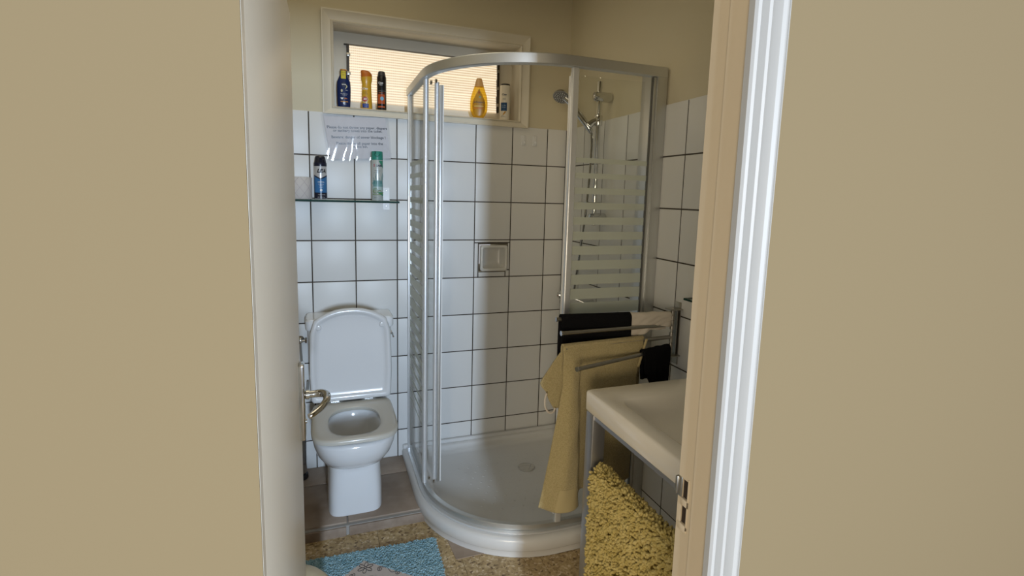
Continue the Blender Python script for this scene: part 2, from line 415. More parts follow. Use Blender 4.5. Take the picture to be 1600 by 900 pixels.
# bathroom side of the same wall is painted and tiled like the rest (out of view)
fr = sempty('trim_1', (JX, HY1, 0))
def lb(m, x0, x1, y0, y1, z0, z1): m.box(x0-JX, x1-JX, y0-HY1, y1-HY1, z0, z1)
q = MB(); X0, X1 = JX, JX+.03
lb(q, X0, X1, -1.911, HY1, 0, 1.86); lb(q, X0, X1, -1.942, -1.928, 0, 1.86)
for a, b in ((0, .858), (.892, .905), (.941, 1.86)): lb(q, X0, X1, -1.928, -1.911, a, b)
lb(q, X0-.003, X1, HY0, -1.942, 0, 1.86)
q.build('jamb', JAMBP, fr, angle=30)
q = MB(); lb(q, X0+.004, X1-.001, -1.928, -1.911, .856, .943); q.build('hole_shade_block', HOLE_SHADE, fr)  # dark block stands in for the shade inside the lock holes
q = MB(); lb(q, LX-.045, JX+.03, HY0, HY1+.0, 1.86, 1.88); q.build('jamb', JAMBP, fr)
q = MB(); lb(q, LX-.0004, LX, HY0+.002, -1.959, 0, 1.86); q.build('jamb', DOORP, fr)
# strike plate: lip bent round the frame edge, worn steel
q = MB(); lb(q, X0-.0015, X0+.001, -1.912, -1.9015, .905, .942)
q.v += []; lb(q, X0-.004, X0+.012, -1.9025, -1.897, .907, .940)
q.build('strike_lip', STEEL, fr, bevel=.0012)
q = MB(); lb(q, X0-.0012, X0+.001, -1.930, -1.927, .850, .946); lb(q, X0-.0012, X0+.001, -1.930, -1.906, .8455, .8575); lb(q, X0-.0012, X0+.001, -1.930, -1.911, .8925, .9045)
q.build('strike_plate', JAMBP, fr, bevel=.0006)
# fluted architrave
ar = sempty('trim_2', (-.6725, HY0, 0))
ap = [(0, 0), (0, .011), (.003, .015), (.008, .016), (.0115, .012), (.0135, .006), (.0155, .005), (.0175, .011), (.021, .017), (.026, .018), (.0295, .014), (.0315, .007), (.0335, .006),
      (.036, .014), (.042, .021), (.048, .023), (.0525, .021), (.0545, .013), (.0565, .013), (.0585, .018), (.062, .016), (.062, 0)]
q = MB(); q.loft([[(a, -d, z) for a, d in ap] for z in (0, 1.905)]); q.build('architrave', TRIMW, ar, angle=25)
# door --------------------------------------------------------------
DL = .757
door = sempty('door_1', (-1.3268, -1.957, 0), PI/2-.0089)
q = MB(); q.box(0, DL, 0, .04, .008, 1.85); q.build('door_leaf', DOORP, door, bevel=.0025)
xs = DL-.060
q = MB(); q.box(xs-.019, xs+.019, -.0135, 0, .800, .998); plate = q.build('lock_plate', CHROME, door, bevel=.004, seg=3)
q = MB(); q.lathe([(.012, 0), (.012, .008), (.010, .010), (.009, .012)], (xs, -.0135-.0105, .915), 18, 'y'); q.build('spindle_rose', CHROME, plate)
pth = smooth_path([(xs, -.008, .915), (xs, -.028, .915), (xs-.001, -.046, .916), (xs-.012, -.060, .918), (xs-.034, -.066, .918), (xs-.062, -.063, .916), (xs-.090, -.050, .911), (xs-.108, -.034, .906), (xs-.113, -.026, .904)], 6)
rad = [lerp(.0085, .0100, min(1, i/14)) if i < 20 else lerp(.0100, .0062, (i-20)/(len(pth)-20)) for i in range(len(pth))]
q = MB(); q.tube(pth, rad, 14); q.build('lever_handle', CHROME, plate)
q = MB(); q.tube([(xs, -.0130, .845), (xs, -.0165, .845)], .006, 12); q.build('keyhole_cover', CHROME, plate)
q = MB(); q.box(DL-.0005, DL+.0015, .010, .030, .80, .99); q.build('latch_plate', CHROME, door)

# ================================================================== SHOWER
QX, QY, QR = .853, .862, .455
def quad(off, z, n=20, x_in=0, y_in=0):
    """outline of the quadrant (corner of the room at 0,0), pushed outwards by off"""
    W_, D_, R = QX+off, QY+off, QR+off
    pts = [(-x_in, -y_in, z), (-W_, -y_in, z)]
    for k in range(n+1):
        a = PI + (PI/2)*k/n
        pts.append((-W_+R+R*math.cos(a), -D_+R+R*math.sin(a), z))
    pts.append((-x_in, -D_, z))
    return pts
tray = thing('shower_tray', 'white quadrant shower tray with rounded front lip standing in the corner', 'shower tray', (0, 0, 0))
q = MB()
e = .004
rings = [quad(.028, .001, x_in=e, y_in=e), quad(.030, .026, x_in=e, y_in=e), quad(.034, .031, x_in=e, y_in=e), quad(.039, .036, x_in=e, y_in=e), quad(.041, .072, x_in=e, y_in=e),
         quad(.036, .083, x_in=e, y_in=e), quad(.026, .089, x_in=e, y_in=e), quad(-.020, .090, x_in=.012, y_in=.012), quad(-.036, .088, x_in=.018, y_in=.018),
         quad(-.050, .075, x_in=.028, y_in=.028), quad(-.062, .052, x_in=.042, y_in=.042), quad(-.085, .043, x_in=.065, y_in=.065), quad(-.25, .040, x_in=.22, y_in=.22)]
q.loft(rings, cap0=False, cap1=True); q.build('basin', TRAYC, tray, angle=50)
q = MB(); q.box(-QX-.036, -e, -.014, -e, .086, .111); q.box(-.014, -e, -QY-.034, -.014, .086, .111)
q.build('wall_upstand', TRAYC, tray, bevel=.006, seg=3)
dots = []
dm = MB().lathe([(.006, 0), (.006, .0006), (.0045, .0011), (.002, .0013)], n=8).mesh('anti_slip_dot'); dm.materials.append(TRAYC)
for i in range(13):
    for j in range(13):
        x = -.12-i*.052-(j % 2)*.026; y = -.12-j*.048
        if x < -.72 or y < -.74: continue
        cx_, cy0 = -QX+QR, -QY+QR
        if x < cx_ and y < cy0 and math.hypot(x-cx_, y-cy0) > QR-.12: continue
        o = obj('anti_slip_dot', dm, None, tray); o.location = (x, y, .0402)
q = MB(); q.lathe([(.045, 0), (.045, .002), (.04, .004), (.01, .006)], (-.30, -.30, .040)); q.build('drain_cover', CHROME, tray)

enc = thing('shower_enclosure', 'quadrant shower enclosure with aluminium frame and banded glass, sliding doors open', 'shower enclosure')
def rail(path_off, zs, name, mt, w_in, w_out, cham=.003, label=None):
    a = lambda off, z: quad(off, z)[1:]
    z0, z1 = zs
    q = MB(); sec = [a(w_out-cham, z0), a(w_out, z0+cham), a(w_out, z1-cham), a(w_out-cham, z1), a(-w_in+cham, z1), a(-w_in, z1-cham), a(-w_in, z0+cham), a(-w_in+cham, z0)]
    n = len(sec[0]); vs = [p for s_ in sec for p in s_]; fs = []
    for i in range(8):
        i2 = (i+1) % 8
        for j in range(n-1): fs.append((i*n+j, i*n+j+1, i2*n+j+1, i2*n+j))
    fs.append(tuple(i*n for i in range(8))); fs.append(tuple(i*n+n-1 for i in range(8)))
    q.add([(x, min(y, -.006), z) if abs(x+QX) < .1 else (min(x, -.006), y, z) for x, y, z in vs], fs)
    return q.build(name, mt, enc, label, angle=30)
rail(0, (1.893, 1.931), 'top_rail', ALU, .014, .016)
rail(0, (.091, .100), 'bottom_rail', ALUW, .024, .018, .001)
rail(0, (.100, .124), 'bottom_rail', ALU, .018, .004, .002)
# wall profiles
q = MB(); q.box(-QX-.012, -QX+.014, -.034, -.001, .092, 1.931); q.build('wall_profile', ALUW, enc, bevel=.002)
q = MB(); q.box(-QX-.006, -QX+.010, -.052, -.034, .125, 1.892); q.build('wall_profile', ALU, enc, bevel=.002)
q = MB(); q.box(-.046, -.001, -QY-.014, -.768, .092, 1.931); q.build('wall_profile', ALU, enc, bevel=.002)
q = MB(); q.box(-.058, -.046, -QY-.008, -QY+.012, .125, 1.892); q.build('wall_profile', ALU, enc, bevel=.002)
q = MB(); q.box(-.0620, -.0580, -QY-.004, -QY+.006, .125, 1.892); q.build('glazing_seal', mat('grey_seal', (.10, .10, .09), .6), enc)
# fixed panes
YL = -.415; XR = -.392
q = MB(); q.box(-QX-.003, -QX+.003, YL, -.050, .124, 1.894); p1 = q.build('fixed_glass', GLASS, enc)
q = MB(); q.box(XR, -.050, -QY-.003, -QY+.003, .124, 1.894); p2 = q.build('fixed_glass', GLASS, enc)
# posts at the free edge of the fixed panes
q = MB(); q.tube([(-QX+.004, YL, .124), (-QX+.004, YL, 1.893)], .011, 14); q.build('stile', ALUW, enc)
q = MB(); q.box(XR-.012, XR+.015, -QY-.011, -QY+.008, .124, 1.893); q.build('stile', ALUW, enc, bevel=.005, seg=3)
# frosted bands
k = 0; z = 1.566
while z > .33:
    c = abs(z-.93); t = lerp(.047, .018, min(1, c/.63)) if z > .93 else lerp(.047, .006, min(1, c/.55))
    q = MB(); q.box(-QX-.0042, -QX-.0031, YL+.010, -.054, z-t/2, z+t/2); q.build('frosted_band', FROST, p1)
    q = MB(); q.box(XR+.016, -.067, -QY-.0042, -QY-.0031, z-t/2, z+t/2); q.build('frosted_band', FROST, p2)
    z -= .0562
# sliding doors pushed back behind the fixed panes
def door_pane(pts, name):
    n = len(pts); rings = []
    for z_ in (.146, 1.880):
        o1 = []; o2 = []
        for i, (x, y) in enumerate(pts):
            a = Vector(pts[min(i+1, n-1)])-Vector(pts[max(i-1, 0)]); nn = Vector((-a.y, a.x)).normalized()*.003
            o1.append((x+nn.x, y+nn.y, z_)); o2.append((x-nn.x, y-nn.y, z_))
        rings.append(o1+o2[::-1])
    return MB().loft(rings).build(name, GLASS, enc, angle=50)
dl = [(-.806-.018*math.sin(PI*i/10)+.016*(i/10)**2, -.425+.32*i/10) for i in range(11)]
pd1 = door_pane(dl, 'sliding_glass')
q = MB(); q.tube([(-.806, -.428, .140), (-.806, -.428, 1.884)], .0095, 14); q.build('door_stile', ALUW, enc)
q = MB(); q.box(-.797, -.785, -.447, -.433, .132, 1.872); q.build('magnetic_seal', ALU, enc, bevel=.002)
q = MB(); q.box(-.785, -.780, -.4445, -.4355, .132, 1.872); q.build('magnetic_seal', TXTW, enc)
dr = [(-.376+.31*i/10, -.822+.012*math.sin(PI*i/10)) for i in range(11)]
pd2 = door_pane(dr, 'sliding_glass')
q = MB(); q.tube([(-.378, -.822, .140), (-.378, -.822, 1.884)], .0095, 14); q.build('door_stile', ALUW, enc)
q = MB(); q.box(-.393, -.386, -.828, -.817, .132, 1.872); q.build('magnetic_seal', TXTW, enc, bevel=.002)
for (x, y) in ((-.826, -.405), (-.812, -.438), (-.375, -.835)):
    q = MB(); q.lathe([(.008, -.004), (.009, -.003), (.009, .003), (.008, .004)], (x, y, .134), 12, 'x'); q.build('roller', CHROME, enc)
    q = MB(); q.lathe([(.008, -.004), (.009, -.003), (.009, .003), (.008, .004)], (x, y, 1.886), 12, 'x'); q.build('roller', CHROME, enc)

# shower riser, hand shower, hose, mixer
rs = thing('shower_riser', 'chrome shower riser rail with hand shower on the right wall', 'shower', (0, -.448, 1.3))
RY = -.448
def rp(x, y, z): return (x, y-RY, z-1.3)
q = MB(); q.tube([rp(-.058, RY, 1.30), rp(-.058, RY, 1.955)], .0105, 16); q.build('riser_bar', CHROME, rs)
for zb in (1.888, 1.335):
    q = MB(); q.lathe([(.020, .0), (.022, -.004), (.022, -.070), (.019, -.084), (.010, -.088)], rp(0, RY, zb), 20, 'x'); q.build('wall_bracket', CHROME, rs)
q = MB(); q.lathe([(.017, -.024), (.019, -.018), (.019, .018), (.017, .024)], rp(-.058, RY, 1.782), 16); sl = q.build('slider', CHROME, rs)
q = MB(); q.tube([rp(-.058, RY, 1.785), rp(-.082, RY+.006, 1.775), rp(-.100, RY+.012, 1.757)], [.013, .014, .018], 14); q.build('handset_holder', CHROME, sl)
hp = smooth_path([rp(-.085, -.436, 1.728), rp(-.104, -.430, 1.758), rp(-.135, -.408, 1.806), rp(-.170, -.385, 1.858), rp(-.190, -.368, 1.884)], 5)
q = MB(); q.tube(hp, [lerp(.011, .015, min(1, i/8)) for i in range(len(hp))], 14); hs = q.build('hand_shower', CHROME, rs)
hc = Vector(rp(-.206, -.357, 1.893)); hd = Vector((-.42, -.38, -.82)).normalized()
q = MB(); q.lathe([(.006, .026), (.020, .022), (.034, .010), (.041, 0), (.041, -.006)], n=24)
M_ = Matrix.Translation(hc) @ (-hd).to_track_quat('Z', 'Y').to_matrix().to_4x4()
q.v = [tuple(M_ @ Vector(v)) for v in q.v]; hh = q.build('shower_head', CHROME, rs)
q = MB(); q.lathe([(.037, -.0062), (.036, -.009), (.01, -.010)], n=24); q.v = [tuple(M_ @ Vector(v)) for v in q.v]
q.build('spray_face', mat('grey_spray_face', (.16, .16, .15), .5), hh)
q = MB()
for ring, cnt in ((.010, 6), (.020, 12), (.030, 18)):
    for i in range(cnt):
        a = 2*PI*i/cnt; q.lathe([(.0018, -.0095), (.0012, -.0125)], (ring*math.cos(a), ring*math.sin(a), 0), 5)
q.v = [tuple(M_ @ Vector(v)) for v in q.v]; o = q.build('nozzles', TXTW, hh); o['kind'] = 'stuff'
hz = smooth_path([rp(-.085, RY+.012, 1.728), rp(-.075, -.425, 1.66), rp(-.068, -.405, 1.52), rp(-.064, -.37, 1.33), rp(-.062, -.30, 1.02), rp(-.06, -.22, .72), rp(-.06, -.17, .52), rp(-.06, -.14, .43),
                  rp(-.06, -.115, .48), rp(-.06, -.125, .60), rp(-.06, -.130, .74), rp(-.06, -.132, .862)], 10)
q = MB(); q.tube(hz, [.0068 if i % 2 else .0058 for i in range(len(hz))], 10); q.build('hose', CHROME, rs, angle=15)
q = MB(); q.box(*sorted((rp(-.125, 0, 0)[0], -.045)), *sorted((rp(0, RY-.045, 0)[1], rp(0, RY+.045, 0)[1])), 1.398-1.3, 1.410-1.3); q.build('rail_soap_tray', CHROME, rs, bevel=.004)
mx = thing('shower_mixer', 'chrome bar mixer valve on the right shower wall behind banded glass', 'mixer', (-.05, -.30, .90))
q = MB(); q.tube([(0, -.15, 0), (0, .15, 0)], .020, 18); q.build('mixer_body', CHROME, mx)
for s in (-1, 1):
    q = MB(); q.tube([(0, s*.15, 0), (0, s*.165, 0)], .021, 18); q.tube([(0, s*.165, 0), (0, s*.195, 0)], .024, 14); q.build('mixer_knob', CHROME, mx)
    q = MB(); q.tube([(.0, s*.075, 0), (.049, s*.075, 0)], [.016, .026], 18); q.build('wall_union', CHROME, mx)
q = MB(); q.lathe([(.003, 0), (.003, .001)], (-.0245, .18, 0), 10, 'x'); q.build('hot_mark', plain('red_mark', (.35, .02, .02)), mx)

# soap dish set in the wall
sd = thing('soap_dish', 'small square white ceramic soap dish set into the shower tiles', 'soap dish', (-.409, 0, 1.097))
a, c = .0750, .0690
def rr(e, y, r=.012, sh=0):
    pts = []
    for cx, cz, s0 in ((a-e-r, c-e-r, 0), (-a+e+r, c-e-r, 1), (-a+e+r, -c+e+r, 2), (a-e-r, -c+e+r, 3)):
        for k in range(5):
            t = PI/2*s0+PI/2*k/4; pts.append((cx+r*math.cos(t), y, cz+r*math.sin(t)))
    return pts
q = MB(); q.loft([rr(.006, .005), rr(.001, -.003), rr(0, -.020), rr(.003, -.025), rr(.009, -.026), rr(.013, -.023), rr(.015, -.012), rr(.021, .036), rr(.029, .042), rr(.05, .043)], cap0=False)
q.build('dish', mat('dish_ceramic', (.66, .65, .61), .2, coat=.2), sd, angle=50)

# adhesive hooks
hk0 = None
for i, xx in enumerate((-.254, -.190)):
    h = thing('adhesive_hook', ['left one of two small white hooks stuck on the top shower tiles', 'right one of two small white hooks stuck on the top shower tiles'][i], 'hook', (xx, 0, 1.722), 0, 'white hooks on the shower tiles')
    if i == 0:
        q = MB(); q.box(-.012, .012, -.005, .0005, -.027, .027); q.build('back_plate', LIDP, h, bevel=.003)
        q = MB(); q.tube(smooth_path([(.003, -.005, -.004), (.003, -.008, -.014), (.003, -.014, -.019), (.003, -.018, -.012), (.003, -.018, -.006)], 4), .003, 8); q.build('hook_arm', LIDP, h); hk0 = h
    else:
        for ch in list(hk0.children): c_ = ch.copy(); COL.objects.link(c_); c_.parent = h

# ================================================================== TOILET
TX = -1.150
to = thing('toilet', 'white close-coupled toilet with raised lid on the brown tiled platform', 'toilet', (TX, -.30, .0505))
tz = .0505; ty = -.30
def TP(pts): return [(x-TX, y-ty, z-tz) for x, y, z in pts]
N = 48
def se(a, yb, yf, z, n=3.0, nf=2.4, yc=None):
    yc = (yb+yf)/2 if yc is None else yc
    return TP(superell(TX, yc, a, yb-yc, n, N, z, yc-yf, nf))
q = MB()
rings = [se(.115, -.06, -.458, .0505, 8, 5.5), se(.116, -.06, -.460, .058, 8, 5.5), se(.115, -.06, -.459, .14, 8, 5.2), se(.111, -.06, -.455, .24, 8, 4.6), se(.109, -.06, -.453, .262, 8, 4.4),
         se(.108, -.05, -.462, .270, 5, 3.0), se(.122, -.05, -.490, .280, 5, 2.8), se(.144, -.05, -.530, .300, 5, 2.7), se(.162, -.05, -.563, .335, 5, 2.7), se(.170, -.05, -.580, .375, 5, 3.0), se(.1735, -.05, -.586, .41, 5, 3.3), se(.172, -.05, -.584, .420, 5, 3.4), se(.164, -.055, -.575, .427, 5, 3.4),
         se(.115, -.23, -.555, .427, 2.6, 2.3), se(.108, -.235, -.548, .420, 2.6, 2.3), se(.104, -.24, -.535, .38, 2.4, 2.2), se(.094, -.25, -.50, .32, 2.2, 2.1), se(.07, -.26, -.43, .25, 2, 2), se(.04, -.28, -.37, .20, 2, 2)]
q.loft(rings, cap0=True, cap1=True); q.build('bowl', CERA, to, angle=60)
q = MB(); q.loft([se(.088, -.25, -.478, .292, 2.2, 2.1), se(.010, -.33, -.36, .2921, 2, 2)], cap0=False); q.build('water', glass_mat('toilet_water', (.62, .57, .46), .1), to)
# seat ring
q = MB()
so = lambda d, z: se(.1745-d, -.185-d, -.600+d, z, 8, 4.2)
si = lambda d, z: se(.107+d, -.262+d, -.552-d, z, 2.5, 2.5)
q.loft([so(.007, .438), so(.001, .442), so(0, .452), so(.003, .459), so(.010, .462), so(.03, .4625), si(.02, .4605), si(.006, .458), si(0, .452), si(.001, .441), si(.004, .437)], loop=True)
q.build('seat', SEATP, to, angle=50)
# lid: arched slab leaning back on the cistern
def lid_outline(d, n=48):
    w = .178-d; zb = .470+d; ze = .835; zt = .897-d
    pts = []
    rc = .02
    bot = [(-w+.01, zb), (w-.010, zb)]
    right = [(w-.002, zb+.012), (w+.004, .60), (w+.002, .72), (w-.001, .79)]
    arch = []
    for k in range(1, 24):
        t = -1+2*k/24; t = -t
        arch.append((t*(w-.004), ze-d*.6 + (zt-ze+d*.6)*(1-abs(t)**2.3)))
    left = [(-x, z) for x, z in right[::-1]]
    return bot+right+arch+left
def lid_ring(d, off):
    out = []
    for x, z in lid_outline(d):
        t = (z-.47)/.43
        y = lerp(-.212, -.178, t) + off
        out.append((x, y-ty, z-tz))
    return out
def lid_in(s, off):
    out = []
    for x, z in lid_outline(.032):
        x *= s; z = .685+(z-.685)*s; t = (z-.47)/.43
        out.append((x, lerp(-.212, -.178, t)+off-ty, z-tz))
    return out
q = MB(); q.loft([lid_ring(.008, .010), lid_ring(.001, .008), lid_ring(0, 0), lid_ring(.003, -.007), lid_ring(.010, -.010), lid_ring(.020, -.009), lid_ring(.026, -.003), lid_ring(.032, -.0005), lid_in(.93, .0008), lid_in(.8, .0022), lid_in(.5, .0034), lid_in(.15, .0038)], cap0=True, cap1=True)
q.build('lid', LIDP, to, angle=50)
for sx in (-1, 1):
    q = MB(); q.lathe([(.013, 0), (.013, -.006), (.010, -.010), (.004, -.011)], (sx*.140, -.184-ty, .815-tz), 18, 'y'); q.build('bumper', LIDP, to)
    hx = sx*.075
    q = MB(); q.tube([(hx-.030, -.192-ty, .466-tz), (hx+.030, -.192-ty, .466-tz)], .007, 12); q.box(hx-.018, hx+.018, -.205-ty, -.186-ty, .458-tz, .464-tz); q.build('hinge', CHROME, to)
# cistern
q = MB()
def rrect(x0, x1, y0, y1, z, r=.02):
    pts = []
    for cx, cy, s0 in ((x1-r, y1-r, 0), (x0+r, y1-r, 1), (x0+r, y0+r, 2), (x1-r, y0+r, 3)):
        for k in range(6):
            t = PI/2*s0+PI/2*k/5; pts.append((cx+r*math.cos(t), cy+r*math.sin(t), z))
    return pts
q.loft([rrect(-.165, .165, -.13-ty, -.004-ty, .434-tz), rrect(-.180, .180, -.148-ty, -.004-ty, .48-tz), rrect(-.187, .187, -.155-ty, -.004-ty, .795-tz)])
q.build('cistern', CERA, to, angle=40)
q = MB(); q.loft([rrect(-.194, .194, -.162-ty, -.004-ty, .796-tz), rrect(-.197, .197, -.164-ty, -.004-ty, .802-tz), rrect(-.197, .197, -.164-ty, -.004-ty, .838-tz), rrect(-.190, .190, -.158-ty, -.006-ty, .846-tz)])
q.build('cistern_lid', CERA, to, angle=40)
q = MB(); q.tube([(.187, -.08-ty, .745-tz), (.196, -.08-ty, .745-tz)], .011, 14); q.tube(smooth_path([(.196, -.08-ty, .745-tz), (.199, -.10-ty, .742-tz), (.199, -.13-ty, .735-tz)]), .004, 8); q.build('flush_lever', CHROME, to)
# water valve on the wall and hose
vv = thing('stop_valve', 'small chrome water stop valve on the wall left of the cistern', 'valve', (-1.375, 0, .716))
q = MB(); q.lathe([(.018, -.0), (.018, -.004), (.009, -.008), (.009, -.045), (.006, -.046)], n=16, axis='y'); q.build('valve_body', CHROME, vv)
q = MB(); q.tube([(0, -.035, 0), (.024, -.035, 0)], .006, 10); q.tube([(.022, -.035, 0), (.030, -.035, 0)], .012, 8); q.build('valve_knob', CHROME, vv)
q = MB(); q.tube(smooth_path([(0, -.040, -.004), (.004, -.045, -.08), (.012, -.05, -.22), (.025, -.05, -.26), (.03, -.045, -.20)]), .005, 8); q.build('valve_hose', mat('braided_hose', (.45, .45, .44), .4, .8), vv)
# toilet brush
tb = thing('toilet_brush', 'toilet brush with round chrome handle top and black foot behind the door edge', 'toilet brush', (-1.392, -.085, .0505))
q = MB(); q.lathe([(.036, 0), (.040, .004), (.040, .016), (.036, .024), (.022, .028)], n=24); q.build('foot', BLACKP, tb)
q = MB(); q.lathe([(.030, .026), (.034, .034), (.034, .20), (.032, .206), (.028, .208)], n=24); q.build('holder', mat('brush_holder_steel', (.5, .5, .5), .25, 1), tb)
q = MB(); q.lathe([(.008, .208), (.008, .262), (.020, .268), (.027, .282), (.029, .298), (.024, .314), (.010, .322)], n=24); q.build('handle_top', CHROME, tb)

# ================================================================== SIGN, SHELF, BOTTLES
sg = thing('notice_sleeve', 'white printed notice in a crinkled clear plastic sleeve taped below the window', 'notice', (-1.103, 0, 1.68))
# corners measured on the wall: top-left, top-right, bottom-right, bottom-left of paper
def sheet(u, v, c, bump=0, off=0):
    tl, tr, br, bl = c
    x = lerp(lerp(tl[0], tr[0], u), lerp(bl[0], br[0], u), v); z = lerp(lerp(tl[1], tr[1], u), lerp(bl[1], br[1], u), v)
    return (x+1.103, -.007*(1-v)-.008-off-.004*math.sin(PI*u)+bump, z-1.68)
paper_c = ((-1.250, 1.770), (-.972, 1.780), (-.945, 1.592), (-1.222, 1.578))
slv_c = ((-1.262, 1.778), (-.957, 1.786), (-.940, 1.584), (-1.234, 1.570))
q = MB(); q.grid(lambda u, v: sheet(u, v, paper_c), 16, 10); pp = q.build('paper_sheet', mat('white_paper', (.66, .66, .69), .8), sg)
def mp_paper(x, z): return sheet((x+1.25)/.2785, (1.775-z)/.195, paper_c, off=.0006)
kw = dict(bold=.00035)
lettering('lettering', [("Please do not throw any paper, diapers", -1.106, 1.726, .0172, kw), ("or sanitary towel into the toilet.", -1.106, 1.711, .0172, kw),
                        ("Beware: danger of sewer blockage !", -1.106, 1.681, .0172, kw), ("Please throw all paper into the", -1.106, 1.652, .0172, kw), ("waste bin.", -1.106, 1.637, .0172, kw)], mp_paper, TXTB, pp)
def wr(u, v):
    cx_ = .52; dx = (u-cx_); ang = math.atan2(v*.8+.08, dx)
    r = math.hypot(dx, v)
    b = .0006*math.sin(ang*17+1.3*math.sin(ang*7))*min(1, r*1.3)*(.05+max(0, v-.40)*2.3)
    b += .0006*math.exp(-((ang-2.35)/.03)**2)*v + .0016*math.exp(-((ang-.85)/.05)**2)*r
    b += .0008*math.sin(u*43+v*17+3*math.sin(u*9))*max(0, v-.55) + .0010*math.exp(-((u-.22-.25*(v-.2))/.02)**2)*max(0, .4-v)*.6
    return -b
q = MB(); q.grid(lambda u, v: sheet(u, v, slv_c, wr(u, v), .0042), 90, 56)
slm = glass_mat('clear_plastic_sleeve', (.97, .97, .98), .11, .045)
q.build('plastic_sleeve', slm, sg, recalc=False, angle=80)

sh_ = thing('glass_shelf', 'clear glass wall shelf with white clips above the toilet', 'shelf', (-1.20, 0, 1.385))
q = MB(); q.box(-.30, .283, -.100, -.008, -.0040, .0040); q.build('glass_panel', SHELFG, sh_, bevel=.001)
q = MB(); q.box(-.30, .283, -.1012, -.0998, -.0062, .0022); q.box(.2825, .2842, -.1, -.008, -.0045, .0035); q.build('glass_edge', EDGEG, sh_)
for xx in (.232, -.265):
    q = MB(); q.box(xx-.0155, xx+.0155, -.007, .0005, .006, .066); q.box(xx-.0155, xx+.0155, -.007, .0005, -.040, -.0045); q.box(xx-.0155, xx+.0155, -.022, -.002, .0045, .009); q.box(xx-.0155, xx+.0155, -.022, -.002, -.009, -.0045)
    b_ = q.build('shelf_clip', mat('white_clip_plastic', (.78, .78, .78), .35), sh_)
    q = MB(); q.lathe([(.003, -.0072), (.002, -.0085)], (xx, 0, .053), 8, 'y'); q.lathe([(.003, -.0072), (.002, -.0085)], (xx, 0, -.022), 8, 'y'); q.build('screw', STEEL, b_)
SH = 1.3892

class Bottle:
    """lathe-like body with elliptical section: prof = [(z, halfwidth, halfdepth)]"""
    def __init__(s, prof): s.p = prof
    def w(s, z): return interp([(a, b) for a, b, c in s.p], z)
    def d(s, z): return interp([(a, c) for a, b, c in s.p], z)
    def body(s, name, mt, parent, label=None, n=32, lo=None, hi=None, ne=2.0):
        zs = [a for a, b, c in s.p]; q = MB(); rings = []
        for z, w, d in s.p:
            rings.append([(w*math.copysign(abs(math.cos(2*PI*k/n))**(2/ne), math.cos(2*PI*k/n)), d*math.copysign(abs(math.sin(2*PI*k/n))**(2/ne), math.sin(2*PI*k/n)), z) for k in range(n)])
        q.loft(rings); return q.build(name, mt, parent, label, angle=35)
    def mp(s, eps=.0005):
        def f(x, z):
            w, d = s.w(z), s.d(z); t = max(-.98, min(.98, x/w)); return (x, -d*math.sqrt(1-t*t)-eps, z)
        return f
    def mpc(s, eps=.0005):   # wrap round the cylinder
        def f(x, z):
            w, d = s.w(z), s.d(z); a = x/w; return (w*math.sin(a)*1.0+eps*math.sin(a), -d*math.cos(a)-eps*math.cos(a), z)
        return f
    def patch(s, name, mt, parent, outline, eps=.0003, cyl=False, nu=10, nv=10, label=None):
        """outline: function v-> (x0,x1,z) rows for v in 0..1"""
        f = (s.mpc if cyl else s.mp)(eps); q = MB()
        def g(u, v): x0, x1, z = outline(v); return f(lerp(x0, x1, u), z)
        q.grid(g, nu, nv); return q.build(name, mt, parent, label, recalc=False, angle=60)
def rect(x0, x1, z0, z1): return lambda v: (x0, x1, lerp(z0, z1, v))
def disc(cx, cz, rx, rz=None):
    rz = rz or rx
    def f(v):
        t = -1+2*v; t = max(-.999, min(.999, t)); w = rx*math.sqrt(1-t*t); return (cx-w, cx+w, cz+rz*t)
    return f
# --- blue sun lotion bottle
SZ = WIN[2]+.0012
B = thing('sunscreen_bottle', 'dark blue lotion bottle with yellow tag at the left end of the window sill', 'bottle', (-1.156, .032, SZ), 0)
b = Bottle([(0, .026, .015), (.003, .028, .017), (.03, .0300, .0175), (.09, .0315, .018), (.118, .0300, .017), (.138, .0215, .015), (.150, .0160, .0135), (.156, .0152, .013)])
NAVY = plain('navy_plastic', (.006, .018, .085), .25)
bd = b.body('bottle_body', NAVY, B)
c2 = Bottle([(.156, .0155, .0135), (.158, .0160, .014), (.1685, .0158, .014)]); c2.body('cap', NAVY, B)
c3 = Bottle([(.1685, .0158, .014), (.1735, .0155, .0138), (.174, .014, .0125)]); c3.body('cap_top', plain('orange_cap', (.55, .24, .03)), B)
YEL = plain('yellow_label', (.62, .50, .04))
ctag = Bottle([(0, .03, .0172), (.12, .0290, .0172), (.175, .0170, .0150)])
ctag.patch('front_tag', YEL, B, rect(-.0125, .0095, .130, .166), eps=.0006)
lettering('lettering', [("NEW", -.0015, .158, .008), ("50+", -.0015, .147, .008)], ctag.mp(.0010), plain('brown_print', (.16, .11, .02)), B)
b.patch('logo_disc', plain('deep_navy_print', (.003, .008, .04)), B, disc(0, .1035, .0120))
b.patch('moon_mark', plain('pale_gold_print', (.55, .50, .28)), B, lambda v: (.010-.006*abs(2*v-1)**2, .0155-.009*abs(2*v-1)**2, lerp(.085, .106, v)))
lettering('lettering', [("NIVEA", 0, .1035, .0068, dict(bold=.0002)), ("SUN", .011, .078, .0055), ("PROTECT &", 0, .0615, .0058), ("HYDRATE", 0, .0555, .0050), ("UVA UVB", 0, .020, .0042), ("200 ml", .004, .013, .0042)], b.mp(.0008), TXTW, B)
b.patch('shirt_mark', TXTW, B, lambda v: ((-.0135, -.0055, lerp(.036, .044, v)) if v < .55 else (-.016, -.003, lerp(.036, .044, v))), nv=14)
lettering('lettering', [("50+", .0075, .040, .009, dict(bold=.0004))], b.mp(.0008), plain('orange_print', (.6, .18, .03)), B)
